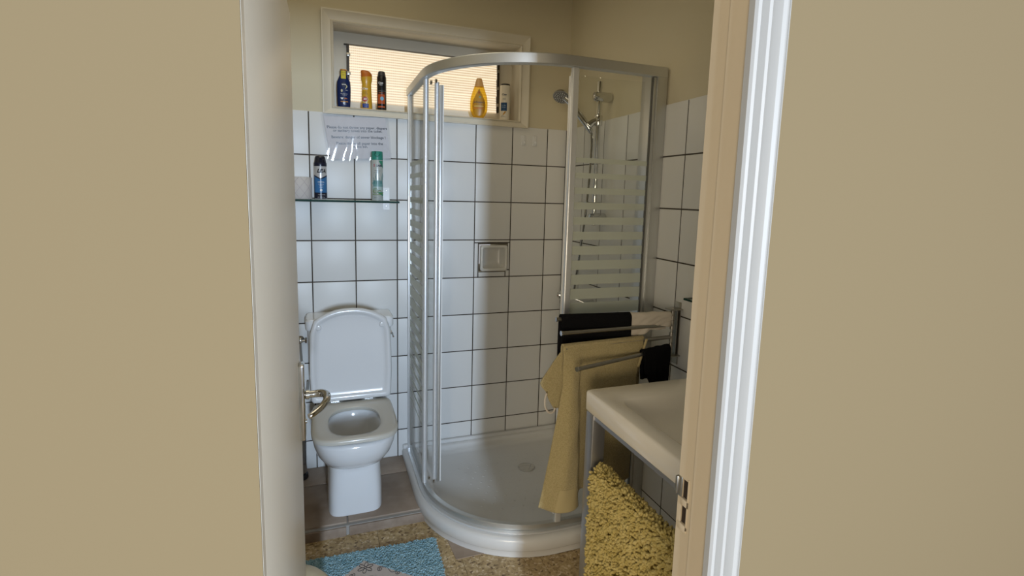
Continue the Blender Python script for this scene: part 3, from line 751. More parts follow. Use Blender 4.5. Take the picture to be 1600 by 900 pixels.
b.patch('stripe', plain('orange_stripe', (.55, .26, .05)), B, rect(-.016, .018, .0245, .028))
b.patch('drop_mark', plain('cream_print', (.6, .55, .35)), B, disc(-.010, .0755, .004, .007))
# --- yellow sun spray
B = thing('sun_spray_bottle', 'yellow sun lotion bottle with slanted orange cap second from left on the sill', 'bottle', (-1.052, .032, SZ), .05)
b = Bottle([(0, .0245, .015), (.004, .0262, .017), (.05, .0240, .0165), (.100, .0220, .016), (.118, .0216, .0155), (.126, .0235, .017), (.136, .0258, .018), (.150, .0260, .018), (.1540, .0258, .018)])
YLW = plain('yellow_plastic', (.60, .33, .022), .3); b.body('bottle_body', YLW, B)
q = MB(); n = 32; rings = []
for h, w, d in ((0, .0260, .0182), (.012, .0258, .018), (.022, .0240, .0165), (.0275, .019, .013), (.029, .010, .007)):
    ring = []
    for k in range(n):
        a = 2*PI*k/n; x, y = w*math.cos(a), d*math.sin(a)
        zz = .1505+.13*x+h*(1 if h else 1); zz = .1505 + h - x*.22*(1 if h > .02 else -1.0 if h == 0 else 0)*.6
        ring.append((x-(.003 if h > .02 else 0), y, zz))
    rings.append(ring)
q.loft(rings); q.build('cap', plain('orange_red_cap', (.50, .13, .012), .3), B, angle=50)
lettering('lettering', [("Cien", -.009, .094, .0125, dict(bold=.0004, shear=.2))], b.mp(.0008), TXTW, B)
lettering('lettering', [("SUN", -.010, .078, .008), ("LOTION", -.010, .070, .0068)], b.mp(.0008), plain('brown_green_print', (.12, .10, .02)), B)
b.patch('pale_ring', plain('cream_ring', (.6, .5, .28)), B, disc(-.010, .044, .0150)); b.patch('spf_disc', plain('red_disc', (.42, .03, .01)), B, disc(-.0105, .046, .0115, .0125), eps=.0006)
lettering('lettering', [("30", -.0105, .046, .0150, dict(bold=.0005))], b.mp(.0010), TXTW, B)
b.patch('blue_label', plain('blue_label', (.02, .05, .24)), B, rect(-.0215, .0065, .006, .026)); lettering('lettering', [("UVA+UVB", -.0075, .019, .0048), ("200 ml", -.0075, .012, .0048)], b.mp(.0008), plain('pale_blue_print', (.35, .4, .6)), B)
# --- black deodorant spray
def can(prof, name, mt, parent): return Bottle(prof).body(name, mt, parent)
B = thing('deodorant_can', 'black spray can with orange panel, third on the window sill', 'spray can', (-.982, .032, SZ), 0)
b = Bottle([(0, .0205, .0205), (.003, .0222, .0222), (.154, .0222, .0222), (.158, .0212, .0212), (.160, .0195, .0195)]); BLK = plain('black_can_paint', (.007, .007, .008), .22); b.body('can', BLK, B)
Bottle([(.1602, .0195, .0195), (.163, .0192, .0192), (.172, .0176, .0176), (.1795, .0160, .0160), (.182, .0145, .0145)]).body('cap', plain('grey_black_cap', (.028, .027, .026), .35), B)
b.patch('orange_panel', plain('orange_panel', (.44, .085, .02), .3), B, rect(-.0225, .0135, .030, .074), cyl=True)
b.patch('red_band', plain('dark_red_band', (.12, .016, .010), .3), B, rect(-.0225, .0135, .0775, .083), cyl=True); b.patch('orange_band', plain('orange_band', (.44, .085, .02), .3), B, rect(-.0225, .0135, .012, .0195), cyl=True)
b.patch('blue_drop', plain('light_blue_mark', (.20, .42, .56), .3), B, disc(-.001, .054, .0085, .0095), eps=.0006, cyl=True)
lettering('lettering', [("Cien", -.007, .126, .0125, dict(bold=.0003)), ("MEN", -.006, .117, .007)], b.mpc(.0006), TXTW, B)
lettering('lettering', [("SPORT", -.006, .080, .0055), ("48h", -.0155, .036, .005)], b.mpc(.0010), plain('peach_print', (.62, .30, .16)), B)
q = MB(); q.tube([(.0222*math.sin(.12*k-.9), -.0222*math.cos(.12*k-.9), .0895) for k in range(16)], .0004, 4); q.build('pin_stripe', plain('silver_line', (.5, .5, .5)), B)
# --- golden baby shampoo
B = thing('shampoo_bottle', 'translucent golden shampoo bottle with teardrop label on the window sill', 'bottle', (-.494, .030, SZ), -.27)
b = Bottle([(0, .0215, .015), (.004, .0250, .018), (.015, .0345, .0205), (.04, .0440, .0225), (.075, .0450, .023), (.105, .0420, .022), (.140, .0310, .019), (.150, .0270, .0175), (.158, .0245, .0165)])
GOLD = glass_mat('golden_shampoo', (.98, .80, .22), .06, .1, (.88, .58, .07), .32); b.body('bottle_body', GOLD, B, ne=2.2)
Bottle([(.158, .0235, .0165), (.160, .0240, .0165), (.190, .0160, .012), (.197, .0140, .011), (.199, .012, .009)]).body('cap', glass_mat('amber_cap', (.85, .66, .36), .08, .15, (.62, .48, .30), .6), B)
def tear(v):
    z = lerp(.010, .147, v); w = interp([(.010, .010), (.018, .020), (.035, .031), (.06, .0335), (.085, .0300), (.115, .0165), (.138, .004), (.147, .0006)], z); return (-w, w, z)
b.patch('teardrop_label', plain('ochre_label', (.47, .235, .014), .35), B, tear, nv=24, eps=.0006)
lettering('lettering', [("Johnson's", 0, .078, .0150, dict(shear=.35, bold=.0002))], b.mp(.0012), plain('dark_blue_print', (.02, .03, .08)), B)
b.patch('red_drop', plain('red_drop', (.42, .05, .01)), B, disc(.000, .126, .0035, .006), eps=.0010); b.patch('green_badge', plain('pale_badge', (.5, .55, .35)), B, disc(.005, .104, .0050), eps=.0010); b.patch('green_badge_centre', plain('green_badge', (.03, .18, .04)), B, disc(.005, .104, .0034), eps=.0014)
b.patch('pale_line', plain('pale_gold_line', (.68, .50, .16)), B, rect(-.024, .024, .0560, .0600), eps=.0010); b.patch('orange_line', plain('orange_line', (.50, .16, .012)), B, rect(-.024, .024, .0450, .0520), eps=.0010)
lettering('lettering', [("baby shampoo", 0, .0675, .0060), ("200 ml", 0, .034, .0050)], b.mp(.0012), plain('rust_print', (.35, .12, .01)), B)
# --- white shampoo
B = thing('conditioner_bottle', 'white cylindrical bottle with dark blue label at the right end of the sill', 'bottle', (-.352, .030, SZ), -.3)
b = Bottle([(0, .0245, .0205), (.003, .0262, .022), (.172, .0262, .022), (.176, .0258, .0215)]); WPL = plain('ivory_plastic', (.72, .67, .56), .35); b.body('bottle_body', WPL, B)
Bottle([(.176, .0255, .0213), (.1768, .0260, .0216), (.1830, .0235, .020), (.185, .018, .015)]).body('cap', BLACKP, B)
b.patch('blue_label', plain('petrol_blue_label', (.010, .06, .16), .35), B, rect(-.0215, .0105, .046, .088)); b.patch('gold_mark', plain('gold_mark', (.50, .27, .06)), B, lambda v: (-.012+.010*v, -.004+.012*v, lerp(.026, .044, v)))
lettering('lettering', [("Cien", -.0045, .128, .0130, dict(bold=.0004)), ("REPAIR", -.005, .108, .005), ("SHAMPOO", -.005, .103, .004), ("300 ml", -.010, .021, .0055), ("PRO VITAMIN", -.008, .016, .0042)], b.mp(.0008), plain('navy_print', (.02, .03, .10)), B)
lettering('lettering', [("ULTRA", -.0055, .073, .0068), ("REPAIR", -.0055, .064, .0068)], b.mp(.0012), plain('light_blue_print', (.35, .45, .6)), B)
# --- shaving foam can on glass shelf
B = thing('shaving_foam_can', 'silver, blue and black shaving foam can at the left of the glass shelf', 'spray can', (-1.2675, -.055, SH), 0)
b = Bottle([(0, .0260, .0260), (.004, .0275, .0275), (.152, .0275, .0275), (.155, .0268, .0268)])
SILV = plain('silver_can', (.56, .56, .57), .3, metal=.3); b.body('can', SILV, B)
NV2 = plain('black_navy_print', (.008, .010, .028), .3)
b.patch('dark_base_band', NV2, B, rect(-.085, .085, .004, .031), cyl=True, nu=40, nv=2)
BL2 = plain('sky_blue_print', (.035, .155, .36), .3)
def chev(z0, zedge, zmid, w=.085):
    def f(v): return None
    return f
def chevpatch(name, mt, zlo, edge, mid, eps, thick=None):
    fm_ = b.mpc(eps); q = MB()
    def g(u, v):
        x = lerp(-.0430, .0430, u); t = abs(x)/.030; top = min(edge, mid+(edge-mid)*t)
        lo = zlo if thick is None else top-thick
        return fm_(x, lerp(lo, top, v))
    q.grid(g, 40, 3); return q.build(name, mt, B, recalc=False, angle=60)
chevpatch('blue_panel', BL2, .031, .106, .090, .0003); chevpatch('black_chevron', NV2, .031, .110, .096, .0006, .006)
Bottle([(.150, .0278, .0278), (.152, .0280, .0280), (.164, .0280, .0280), (.166, .0272, .0272)]).body('collar', NV2, B)
Bottle([(.166, .0258, .0258), (.170, .0252, .0252), (.188, .0225, .0225), (.194, .0205, .0205), (.196, .018, .018)]).body('cap', glass_mat('smoky_cap', (.35, .36, .42), .12, .05, (.03, .035, .06), .7), B)
lettering('lettering', [("LEA", .004, .128, .0225, dict(shear=.3, bold=.0012, spacing=1.05))], b.mpc(.0008), TXTB, B)
lettering('lettering', [("ORIGINAL", .002, .0785, .0062, dict(bold=.0002)), ("SHAVING", .002, .068, .0056), ("FOAM", .002, .061, .0056), ("CLASSIC", .002, .054, .0046), ("MOISTURISING", .004, .0215, .0048), ("250 ml  8.4 fl oz", .002, .010, .0050)], b.mpc(.0010), TXTW, B)
b.patch('drop_badge', TXTW, B, disc(.002, .042, .0055, .0055), eps=.0008, cyl=True)
# --- air freshener can
B = thing('air_freshener_can', 'slim white and green aerosol with green cap at the right of the glass shelf', 'spray can', (-1.014, -.055, SH), 0)
b = Bottle([(0, .0245, .0245), (.003, .0262, .0262), (.188, .0262, .0262), (.190, .0256, .0256)])
b.body('can', plain('silver_green_can', (.52, .56, .54), .3, metal=.2), B)
GRN = plain('sea_green_cap', (.025, .245, .185), .4)
q = MB(); n = 32; rings = []
for z, r in ((.190, .0264), (.192, .0268), (.226, .0260), (.230, .0245), (.231, .018)):
    rings.append([(r*math.cos(2*PI*k/n), r*math.sin(2*PI*k/n), z) for k in range(n)])
q.loft(rings); cp = q.build('cap', GRN, B, angle=45)
capb = Bottle([(.19, .0266, .0266), (.226, .0260, .0260), (.231, .0255, .0255)])
q = MB(); q.tube([capb.mpc(.0008)(.0125*math.cos(PI+PI*k/12)-.003, .2185+.0125*math.sin(PI+PI*k/12)) for k in range(13)], .0013, 6); q.build('nozzle_slot', plain('dark_green', (.01, .09, .07)), cp)
capb.patch('nozzle_recess', plain('deep_green', (.008, .07, .055)), cp, rect(-.013, -.008, .216, .230), cyl=True, eps=.0006)
gsw = plain('green_swoosh', (.045, .27, .17), .3)
b.patch('green_swoosh', gsw, B, lambda v: (lerp(.037, .004, v**.6), .041, lerp(.150, .187, v)), cyl=True)
b.patch('green_wave', gsw, B, lambda v: (-.0055+.03*(1-v), .041, lerp(.022, .040, v)), cyl=True)
b.patch('scene_print', plain('teal_print', (.17, .34, .34), .35), B, lambda v: (-.0262+.004*math.sin(9*v), .034-.010*v, lerp(.066, .094, v)), cyl=True)
b.patch('mist_print', plain('pale_teal_print', (.40, .52, .52), .35), B, lambda v: (-.0300, .038, lerp(.050, .066, v)), cyl=True)
stemq = MB(); fmp = b.mpc(.0008)
for x0, ln, lean in ((-.014, .045, .006), (-.006, .05, -.004), (-.018, .03, -.004), (.016, .05, .012), (.021, .042, .012), (.011, .03, -.004)):
    stemq.tube([fmp(x0+lean*(k/6)**2, .078+ln*k/6) for k in range(7)], .0008, 4)
stemq.build('grass_print', plain('dark_teal_print', (.06, .20, .20)), B)
sp = MB()
for cx_, cz_, r_ in ((-.012, .046, .012), (.008, .041, .008), (-.013, .045, .006)):
    sp.tube([fmp(cx_+r_*math.cos(.5*k), cz_+r_*math.sin(.5*k)) for k in range(13)], .0011, 5)
sp.tube([fmp(-.026+.06*k/14, .030+.010*(k/14)**2-.004*math.sin(PI*k/14)) for k in range(15)], .0016, 5)
sp.build('spiral_print', plain('olive_print', (.16, .27, .07)), B)
lettering('lettering', [("SABE", .008, .163, .0130, dict(bold=.0005)), ("FRESH AIR", -.001, .1395, .0062), ("air freshener", -.004, .131, .0050), ("300 ml", -.010, .014, .0055)], b.mpc(.0008), plain('ink_print', (.03, .05, .07)), B)
lettering('lettering', [("S", -.016, .164, .017, dict(bold=.0006))], b.mpc(.0010), plain('pink_print', (.45, .12, .16)), B)
# --- toilet roll on shelf
B = thing('paper_roll', 'quilted white paper roll standing at the door end of the glass shelf', 'paper roll', (-1.355, -.055, SH))
q = MB(); q.lathe([(.048, 0), (.050, .002), (.050, .096), (.048, .098), (.020, .098), (.020, .002)], n=40); q.build('roll', mat('tissue_paper', (.62, .585, .56), .9, spec=.1, bump=(120, .3, .002)), B, angle=50)
q = MB()
for s in (-1, 1):
    for k in range(8):
        pts = []
        for i in range(26):
            t = i/25; a = (k*PI/4)+s*t*PI/2*.95; pts.append((.0503*math.sin(a), -.0503*math.cos(a), .001+.096*t))
        q.tube(pts, .0006, 4)
q.build('quilt_lines', mat('quilt_groove', (.42, .36, .38), .9), B)

# ================================================================== SINK, TOWELS
sk = thing('washbasin', 'white rectangular washbasin on a square steel stand by the door', 'sink', (-.245, -1.52, 0))
kx, ky = -.245, -1.52
def RR(x0, x1, y0, y1, z, r=.015, n=6):
    return [(x-kx, y-ky, zz) for x, y, zz in rr2(x0, x1, y0, y1, z, r, n)]
def rr2(x0, x1, y0, y1, z, r, n):
    pts = []
    for cx, cy, s0 in ((x1-r, y1-r, 0), (x0+r, y1-r, 1), (x0+r, y0+r, 2), (x1-r, y0+r, 3)):
        for k in range(n):
            t = PI/2*s0+PI/2*k/(n-1); pts.append((cx+r*math.cos(t), cy+r*math.sin(t), z))
    return pts
a0, a1, b0, b1 = -.491, -.003, -1.815, -1.227
q = MB()
q.loft([RR(a0+.004, a1, b0+.004, b1-.004, .765, .015), RR(a0, a1, b0, b1, .770, .015), RR(a0, a1, b0, b1, .822, .015), RR(a0+.002, a1-.001, b0+.002, b1-.002, .8275, .015), RR(a0+.008, a1-.004, b0+.008, b1-.008, .830, .014),
        RR(-.437, -.12, -1.75, -1.326, .829, .05), RR(-.430, -.125, -1.745, -1.332, .826, .05), RR(-.400, -.145, -1.715, -1.372, .790, .055), RR(-.375, -.16, -1.69, -1.40, .770, .055), RR(-.32, -.2, -1.62, -1.47, .767, .055)], cap0=True, cap1=True)
q.build('basin', SINKC, sk, angle=50)
def legbox(x, y, z0, z1, w=.045): q.box(x-kx, x+w-kx, y-ky, y-w-ky, z0, z1)
for (x, y) in ((-.490, -1.240), (-.490, -1.765), (-.055, -1.240), (-.055, -1.765)):
    if x > -.1: continue
    q = MB(); legbox(x, y, .0, .766); q.build('leg', LEGM, sk, bevel=.003)
q = MB(); q.box(-.486-kx, -.460-kx, -1.765-ky, -1.285-ky, .752, .766); q.box(-.445-kx, -.004-kx, -1.285-ky, -1.262-ky, .740, .766); q.box(-.445-kx, -.004-kx, -1.80-ky, -1.777-ky, .740, .766)
q.build('stand_frame', LEGM, sk)
q = MB(); q.box(-.482-kx, -.462-kx, -1.765-ky, -1.285-ky, .586, .598); q.build('towel_bar', LEGM, sk)
# green glass shelf on right wall
g = thing('wall_shelf', 'dark green edged glass shelf corner on the right wall beside the door frame', 'shelf', (0, -1.35, 1.082))
q = MB(); q.box(-.062, -.001, -.25, .217, -.003, .003); q.build('glass_panel', SHELFG, g)
q = MB(); q.box(-.0628, -.0612, -.25, .217, -.0035, .0035); q.box(-.062, -.001, .2165, .2182, -.0035, .0035); q.build('glass_edge', EDGEG, g)
q = MB(); q.box(-.012, 0, -.02, .0, -.012, -.003); q.box(-.012, 0, -.2, -.18, -.012, -.003); q.build('shelf_bracket', CHROME, g)

# towel rack
tr = thing('towel_rack', 'steel swivel towel rack with four bars on the right wall', 'towel rack', (0, -1.03, .93))
def rk(x, y, z): return (x, y+1.03, z-.93)
q = MB(); q.box(-.004, 0, rk(0, -1.047, 0)[1], rk(0, -1.013, 0)[1], -.122, .118); q.build('wall_plate', STEEL, tr, bevel=.0012)
for zz in (1.024, .846):
    q = MB(); q.box(-.052, -.002, rk(0, -1.062, 0)[1], rk(0, -1.018, 0)[1], zz-.93-.002, zz-.93+.002); q.build('pivot_arm', STEEL, tr, bevel=.001)
q = MB(); q.box(-.016, -.013, rk(0, -1.046, 0)[1], rk(0, -1.020, 0)[1], -.084, .094); q.build('channel', STEEL, tr)
PX, PY = -.040, -1.050
q = MB(); q.tube([rk(PX, PY, .843), rk(PX, PY, 1.030)], .004, 10); q.build('pivot_pin', STEEL, tr)
for (ex, ey, zz) in ((-.494, -1.007, 1.003), (-.499, -1.061, .967), (-.494, -1.087, .920), (-.494, -1.176, .878)):
    q = MB(); q.tube([rk(PX, PY, zz), rk(ex, ey, zz)], .0072, 14); bar = q.build('bar', STEEL, tr)
    q = MB(); q.tube([rk(PX, PY, zz-.017), rk(PX, PY, zz+.017)], .0075, 12); q.build('knuckle', STEEL, bar)
    dv = Vector((ex-PX, ey-PY, 0)).normalized()
    q = MB(); q.tube([Vector(rk(ex, ey, zz))-dv*.001, Vector(rk(ex, ey, zz))+dv*.003], .0086, 14); q.build('end_cap', CHROME, bar)
def bar_y(k, x):
    ex, ey = ((-.494, -1.007), (-.499, -1.061), (-.494, -1.087), (-.494, -1.176))[k]
    return PY+(ey-PY)*(x-PX)/(ex-PX)
BZ = (1.003, .967, .920, .878)
def draped(name, mt, k, x0f, x1f, drop_f, drop_b, thick, wob, label, cat, nu=44, lumps=0):
    """cloth folded over bar k. x0f/x1f(s): left/right edge vs hanging depth; drop_f(u): front drop, drop_b(u): back drop"""
    z0 = BZ[k]; rb = .0085+thick/2
    q = MB(); nv = 40
    def f(u, v):
        # v: 0 back bottom .. .42 top back, .42-.58 over bar, 1 front bottom
        if v < .42: s = (1-v/.42); dz = drop_b(u)*s; dy = rb; zz = z0-dz
        elif v <= .58: a = (v-.42)/.16*PI; s = 0; dy = rb*math.cos(a); zz = z0+rb*math.sin(a)
        else: s = (v-.58)/.42; dy = -rb; zz = z0-drop_f(u)*s
        x = lerp(x0f(s), x1f(s), u)
        w = wob*s*(math.sin(u*11+1.0)+.5*math.sin(u*23+s*3))
        lump = lumps*(math.sin(u*17+v*9)*math.sin(v*23+u*5)) 
        return (x, bar_y(k, x)+dy+(w if dy < 0 else -w*.5)+lump, zz+lump*.8)
    q.grid(f, nu, nv)
    o = q.build(name, mt, None, recalc=False, angle=80)
    mo = o.modifiers.new('thickness', 'SOLIDIFY'); mo.thickness = thick; mo.offset = 0
    return tag(o, label, cat)
draped('black_towel', BLACKC, 0, lambda s: -.480-.001*math.sin(3*s), lambda s: -.217+.001*s, lambda u: .165, lambda u: .15, .010, .0015, 'black towel folded over the top bar of the rack', 'towel')
draped('white_cloth', WHITEC, 0, lambda s: -.214, lambda s: -.052-.006*s, lambda u: .060+.012*math.sin(u*5+1)-.016*u, lambda u: .055, .007, .003, 'small crumpled off-white cloth on the top bar beside the black towel', 'cloth', lumps=.0018)
draped('black_cloth', BLACKC, 3, lambda s: -.192+.012*s, lambda s: -.054-.004*s, lambda u: .075+.045*min(1, max(0, (u-.05)*5)), lambda u: .10, .009, .003, 'small black cloth hanging on the lowest bar by the wall', 'cloth', lumps=.001)

# beige bath towel on the third bar
tw = thing('bath_towel', 'long beige terry bath towel hanging from the third bar', 'towel', (-.38, -1.075, .92))
wx, wy, wz = -.38, -1.075, .92
def curve_pts(pts, n):
    P = smooth_path([(x, y, 0) for x, y in pts], 12); L = [0]
    for a, b in zip(P, P[1:]): L.append(L[-1]+(b-a).length)
    out = []; j = 0
    for i in range(n+1):
        t = L[-1]*i/n
        while j < len(P)-2 and L[j+1] < t: j += 1
        k = (t-L[j])/max(1e-9, L[j+1]-L[j]); out.append(P[j].lerp(P[j+1], k))
    return out
NU = 90
sec = [  # (z, [(x, y offset from the bar)...]) cross-section left->right
    (.930, [(-.507, 0), (-.46, 0), (-.42, 0), (-.36, 0), (-.30, 0), (-.24, 0), (-.172, 0)]),
    (.905, [(-.507, -.011), (-.47, -.014), (-.43, -.012), (-.36, -.012), (-.30, -.011), (-.24, -.011), (-.176, -.011)]),
    (.80, [(-.510, -.020), (-.480, -.034), (-.452, -.026), (-.445, -.014), (-.36, -.011), (-.28, -.014), (-.200, -.012)]),
    (.70, [(-.527, -.022), (-.490, -.046), (-.452, -.038), (-.440, -.016), (-.36, -.010), (-.27, -.017), (-.200, -.012)]),
    (.55, [(-.552, -.020), (-.505, -.056), (-.455, -.048), (-.438, -.016), (-.36, -.004), (-.27, -.020), (-.203, -.010)]),
    (.44, [(-.572, -.018), (-.515, -.062), (-.456, -.054), (-.437, -.014), (-.36, .000), (-.27, -.022), (-.206, -.010)]),
    (.385, [(-.584, -.018), (-.520, -.064), (-.452, -.056), (-.432, -.012), (-.36, .000), (-.27, -.022), (-.207, -.010)])]
secc = [(z, curve_pts(p, NU)) for z, p in sec]
def tow(u, v):
    i = int(round(u*NU))
    if v < .25:   # back sheet
        s = 1-v/.25; z = .932-.42*s; a = secc[0][1][i]; x = a.x; return (x, bar_y(2, x)+.0115, z)
    if v < .30:
        a_ = (v-.25)/.05*PI; a = secc[0][1][i]; return (a.x, bar_y(2, a.x)+.0115*math.cos(a_), .922+.0115*math.sin(a_)+.002)
    s = (v-.30)/.70; zb = .385 if u > .44 else lerp(.372, .366, math.sin(PI*min(1, u/.44)))
    if u > .44: zb = lerp(.372, .398, min(1, (u-.44)/.05))
    z = lerp(.922, zb, s); zz = lerp(.922, .385, s)
    for (za, A), (zc, Bc) in zip(secc, secc[1:]):
        if zz >= zc-1e-6:
            t = (za-zz)/(za-zc); p = A[i].lerp(Bc[i], max(0, min(1, t))); break
    yb = bar_y(2, max(-.5, min(-.17, p.x)))
    return (p.x, yb+p.y+.0012*math.sin(u*40+s*6)*s, z)
q = MB(); q.grid(lambda u, v: tuple(Vector(tow(u, v))-Vector((wx, wy, wz))), NU, 80)
o = q.build('towel_cloth', TOWELM, tw, recalc=False, angle=80); mo = o.modifiers.new('thickness', 'SOLIDIFY'); mo.thickness = .006; mo.offset = 0
# side flap with hanging loop
flap_l = [(.924, -.492), (.885, -.522), (.85, -.545), (.815, -.570), (.80, -.577), (.785, -.570), (.770, -.556), (.745, -.548), (.722, -.536), (.712, -.529)][::-1]
flap_r = [(.924, -.462), (.85, -.478), (.80, -.486), (.75, -.498), (.712, -.514)][::-1]
def flap(u, v):
    z = lerp(.924, .712, v); x = lerp(interp(flap_l, z), interp(flap_r, z), u)
    return (x-wx, -1.076+.010*(1-u)*math.sin(PI*v)-.008*v-wy, z-wz)
q = MB(); q.grid(flap, 14, 36); o = q.build('towel_flap', TOWELM, tw, recalc=False, angle=80); mo = o.modifiers.new('thickness', 'SOLIDIFY'); mo.thickness = .006; mo.offset = 0
q = MB(); q.tube(smooth_path([(-.561, -1.092, .772), (-.568, -1.095, .750), (-.566, -1.096, .725), (-.553, -1.097, .706), (-.536, -1.095, .704), (-.528, -1.092, .716)], 5), .0035, 8)
q.v = [(x-wx, y-wy, z-wz) for x, y, z in q.v]; q.build('hanging_loop', WHITEC, tw)
# corner hem folded at right top
def hem(u, v):
    x = lerp(lerp(-.174, -.205, v), lerp(-.166, -.196, v), u); z = lerp(.930, .830, v); return (x-wx, bar_y(2, x)-.020-.004*math.sin(PI*u)-wy, z-wz)
q = MB(); q.grid(hem, 3, 12); o = q.build('hem', HEMM, tw, recalc=False); mo = o.modifiers.new('thickness', 'SOLIDIFY'); mo.thickness = .004; mo.offset = 0
q = MB(); q.grid(lambda u, v: tuple(Vector(tow(u*.44, lerp(.90, .997, v)))+Vector((0, -.0036, 0))-Vector((wx, wy, wz))), 40, 8); q.build('hem', HEMM, tw, recalc=False, angle=80)
q = MB(); q.grid(lambda u, v: tuple(Vector(tow(lerp(.52, 1, u), lerp(.97, .997, v)))+Vector((0, -.0036, 0))-Vector((wx, wy, wz))), 30, 4); q.build('hem', HEMM, tw, recalc=False, angle=80)

# ---- tufted fabrics
def tuft_mesh(base_fn, count, r, h, seed, lean=.6):
    rnd = random.Random(seed); q = MB(); vs = q.v; fs = q.f
    for i in range(count):
        p, nrm = base_fn(rnd)
        p = Vector(p); nrm = Vector(nrm)
        d = (nrm + Vector((rnd.uniform(-1, 1), rnd.uniform(-1, 1), rnd.uniform(-1, 1)))*lean).normalized()
        a = d.orthogonal().normalized(); c = d.cross(a)
        b = len(vs); rr_ = r*rnd.uniform(.75, 1.25); hh_ = h*rnd.uniform(.7, 1.2); t0 = rnd.uniform(0, 6)
        for z, s in ((0, .8), (.55, 1.0), (.9, .6)):
            for k in range(5):
                t = t0+2*PI*k/5; vs.append(tuple(p+d*hh_*z+(a*math.cos(t)+c*math.sin(t))*rr_*s))
        vs.append(tuple(p+d*hh_))
        for L in (0, 5):
            for k in range(5):
                k2 = (k+1) % 5; fs.append((b+L+k, b+L+k2, b+L+5+k2, b+L+5+k))
        for k in range(5): fs.append((b+10+k, b+10+(k+1) % 5, b+15))
    return q
# yellow bath mat over the bar of the stand
mt_ = thing('bath_mat', 'shaggy yellow bath mat hanging over the lower bar of the basin stand', 'bath mat', (-.472, -1.52, .592))
mx0, my0, mz0 = -.472, -1.52, .592
MY0, MY1 = -1.312, -1.748
def matp(u, v):
    y = lerp(MY0, MY1, u)
    if v < .35: s = v/.35; return (-.448, y, lerp(.25, .592, s)), (1, 0, 0)
    if v < .42: a = (v-.35)/.07*PI; return (-.472+.022*math.cos(a), y, .592+.016*math.sin(a)), (math.cos(a), 0, math.sin(a))
    s = (v-.42)/.58; return (-.494-.003*math.sin(4*s), y, lerp(.592, .10, s)), (-1, 0, 0)
q = MB(); q.grid(lambda u, v: tuple(Vector(matp(u, v)[0])-Vector((mx0, my0, mz0))), 24, 60); o = q.build('mat_backing', mat('mat_backing_cloth', (.20, .14, .035), .95, spec=.1), mt_, recalc=False); mo = o.modifiers.new('thickness', 'SOLIDIFY'); mo.thickness = .004; mo.offset = 0
def mbase(rnd):
    v = rnd.uniform(.36, 1) if rnd.random() < .9 else rnd.uniform(.3, .44); p, n = matp(rnd.uniform(-.012, 1), v); return tuple(Vector(p)-Vector((mx0, my0, mz0))), n
o = tuft_mesh(mbase, 5800, .0047, .0165, 3, .8).build('yarn_pile', YARN, mt_, recalc=False, angle=180); o['kind'] = 'stuff'
# blue rug with a grey patch
rg = thing('bath_rug', 'blue tufted bath rug with grey flower patch on the terrazzo floor', 'rug', (-1.11, -1.0, 0), -.03)
RX0, RX1, RY0, RY1 = -.255, .255, -.05, .356
q = MB(); q.loft([rr2(RX0, RX1, RY0, RY1, z, .012, 5) for z in (.0005, .006)]); q.build('rug_backing', RUGB, rg)
AP = Vector((-.035, .292)); PE = .30
def in_patch(x, y):
    n = len(pl); return all((pl[(i+1) % n][0]-pl[i][0])*(y-pl[i][1])-(pl[(i+1) % n][1]-pl[i][1])*(x-pl[i][0]) < 0 for i in range(n))
pl = [(-.035, .292), (.208, .102), (-.020, -.036), (-.226, .127)]   # clockwise corners of the patch
def rbase(rnd):
    while True:
        x = rnd.uniform(RX0+.004, RX1-.004); y = rnd.uniform(RY0, RY1-.003)
        if not in_patch(x, y): return (x, y, .005), (0, 0, 1)
q = MB(); q.loft([rr2(RX0+.004, RX1-.004, RY0, RY1-.004, z, .010, 5) for z in (.0055, .0072)]); q.build('pile_gap_shade', mat('rug_gap_shade', (.06, .13, .16), .95), rg)  # dark sheet added under the tufts as shade in the gaps
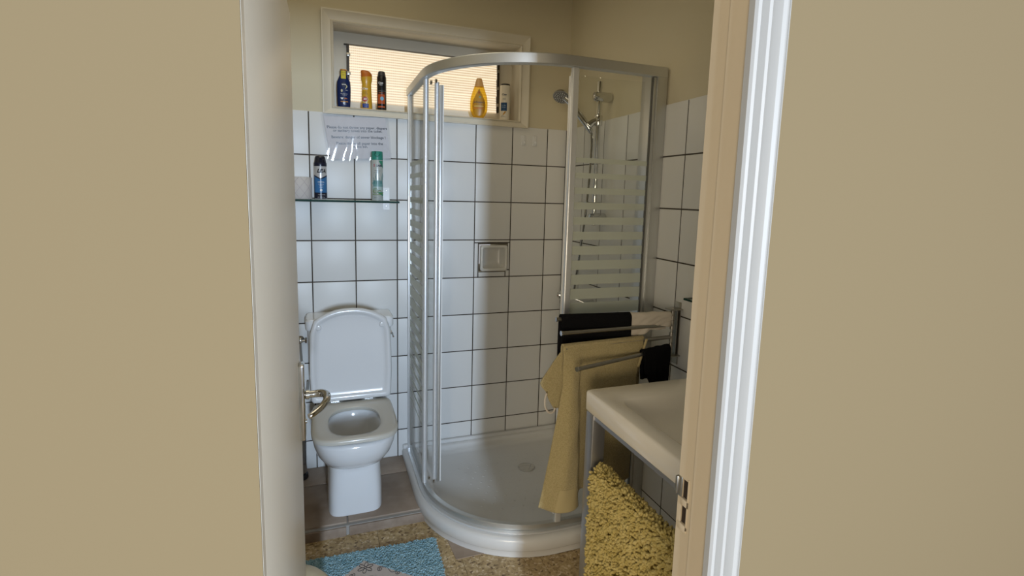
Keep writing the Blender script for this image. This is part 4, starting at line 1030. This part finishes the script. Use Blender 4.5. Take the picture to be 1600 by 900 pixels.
o = tuft_mesh(rbase, 12000, .0031, .0085, 5, .95).build('rug_pile', BLUEY, rg, recalc=False, angle=180); o['kind'] = 'stuff'
q = MB(); L = .22
q.loft([[(x, y, .0055) for x, y in pl][::-1], [(x, y, .0105) for x, y in pl][::-1]]); q.build('grey_patch', PATCH, rg)
fq = MB()
fc = (AP.x+.004, AP.y-.042)
for k in range(6):
    a = k*PI/3+.3; c_ = (fc[0]+.017*math.cos(a), fc[1]+.017*math.sin(a))
    pts = [(c_[0]+.0125*math.cos(t)*math.cos(a)-.0065*math.sin(t)*math.sin(a), c_[1]+.0125*math.cos(t)*math.sin(a)+.0065*math.sin(t)*math.cos(a), .0109) for t in [2*PI*i/14 for i in range(15)]]
    fq.tube(pts, .0009, 5)
def spiral(cx_, cy__, r, turns, a0, sgn=1):
    fq.tube([(cx_+r*(1-.85*i/30)*math.cos(a0+sgn*turns*2*PI*i/30), cy__+r*(1-.85*i/30)*math.sin(a0+sgn*turns*2*PI*i/30), .0109) for i in range(31)], .0009, 5)
spiral(fc[0]+.052, fc[1]-.022, .012, 1.6, 1.2); spiral(fc[0]-.050, fc[1]-.028, .012, 1.6, 1.0, -1); spiral(fc[0]+.115, fc[1]-.060, .011, 1.6, 1.2)
fq.tube(smooth_path([(fc[0]+.058, fc[1]-.012, .0109), (fc[0]+.078, fc[1]-.022, .0109), (fc[0]+.092, fc[1]-.05, .0109), (fc[0]+.11, fc[1]-.05, .0109)]), .0009, 5)
fq.build('embroidery', STITCH, rg)
q = MB(); q.lathe([(.032, .0105), (.032, .0118), (.028, .0125)], (AP.x+.02, AP.y-.125, 0), 20); q.build('blue_dot', BLUEY, rg)

# waste bin behind the door edge
wb = thing('waste_bin', 'cream domed bin lid just past the door edge at floor left', 'bin', (-1.368, -1.17, 0))
q = MB(); q.lathe([(.095, .001), (.100, .006), (.118, .250), (.119, .257)], n=32); q.build('bin_body', BIN, wb)
q = MB(); q.lathe([(.121, .253), (.122, .270), (.117, .293), (.098, .317), (.064, .333), (.025, .340), (.006, .341)], n=32); q.build('bin_lid', BIN, wb)
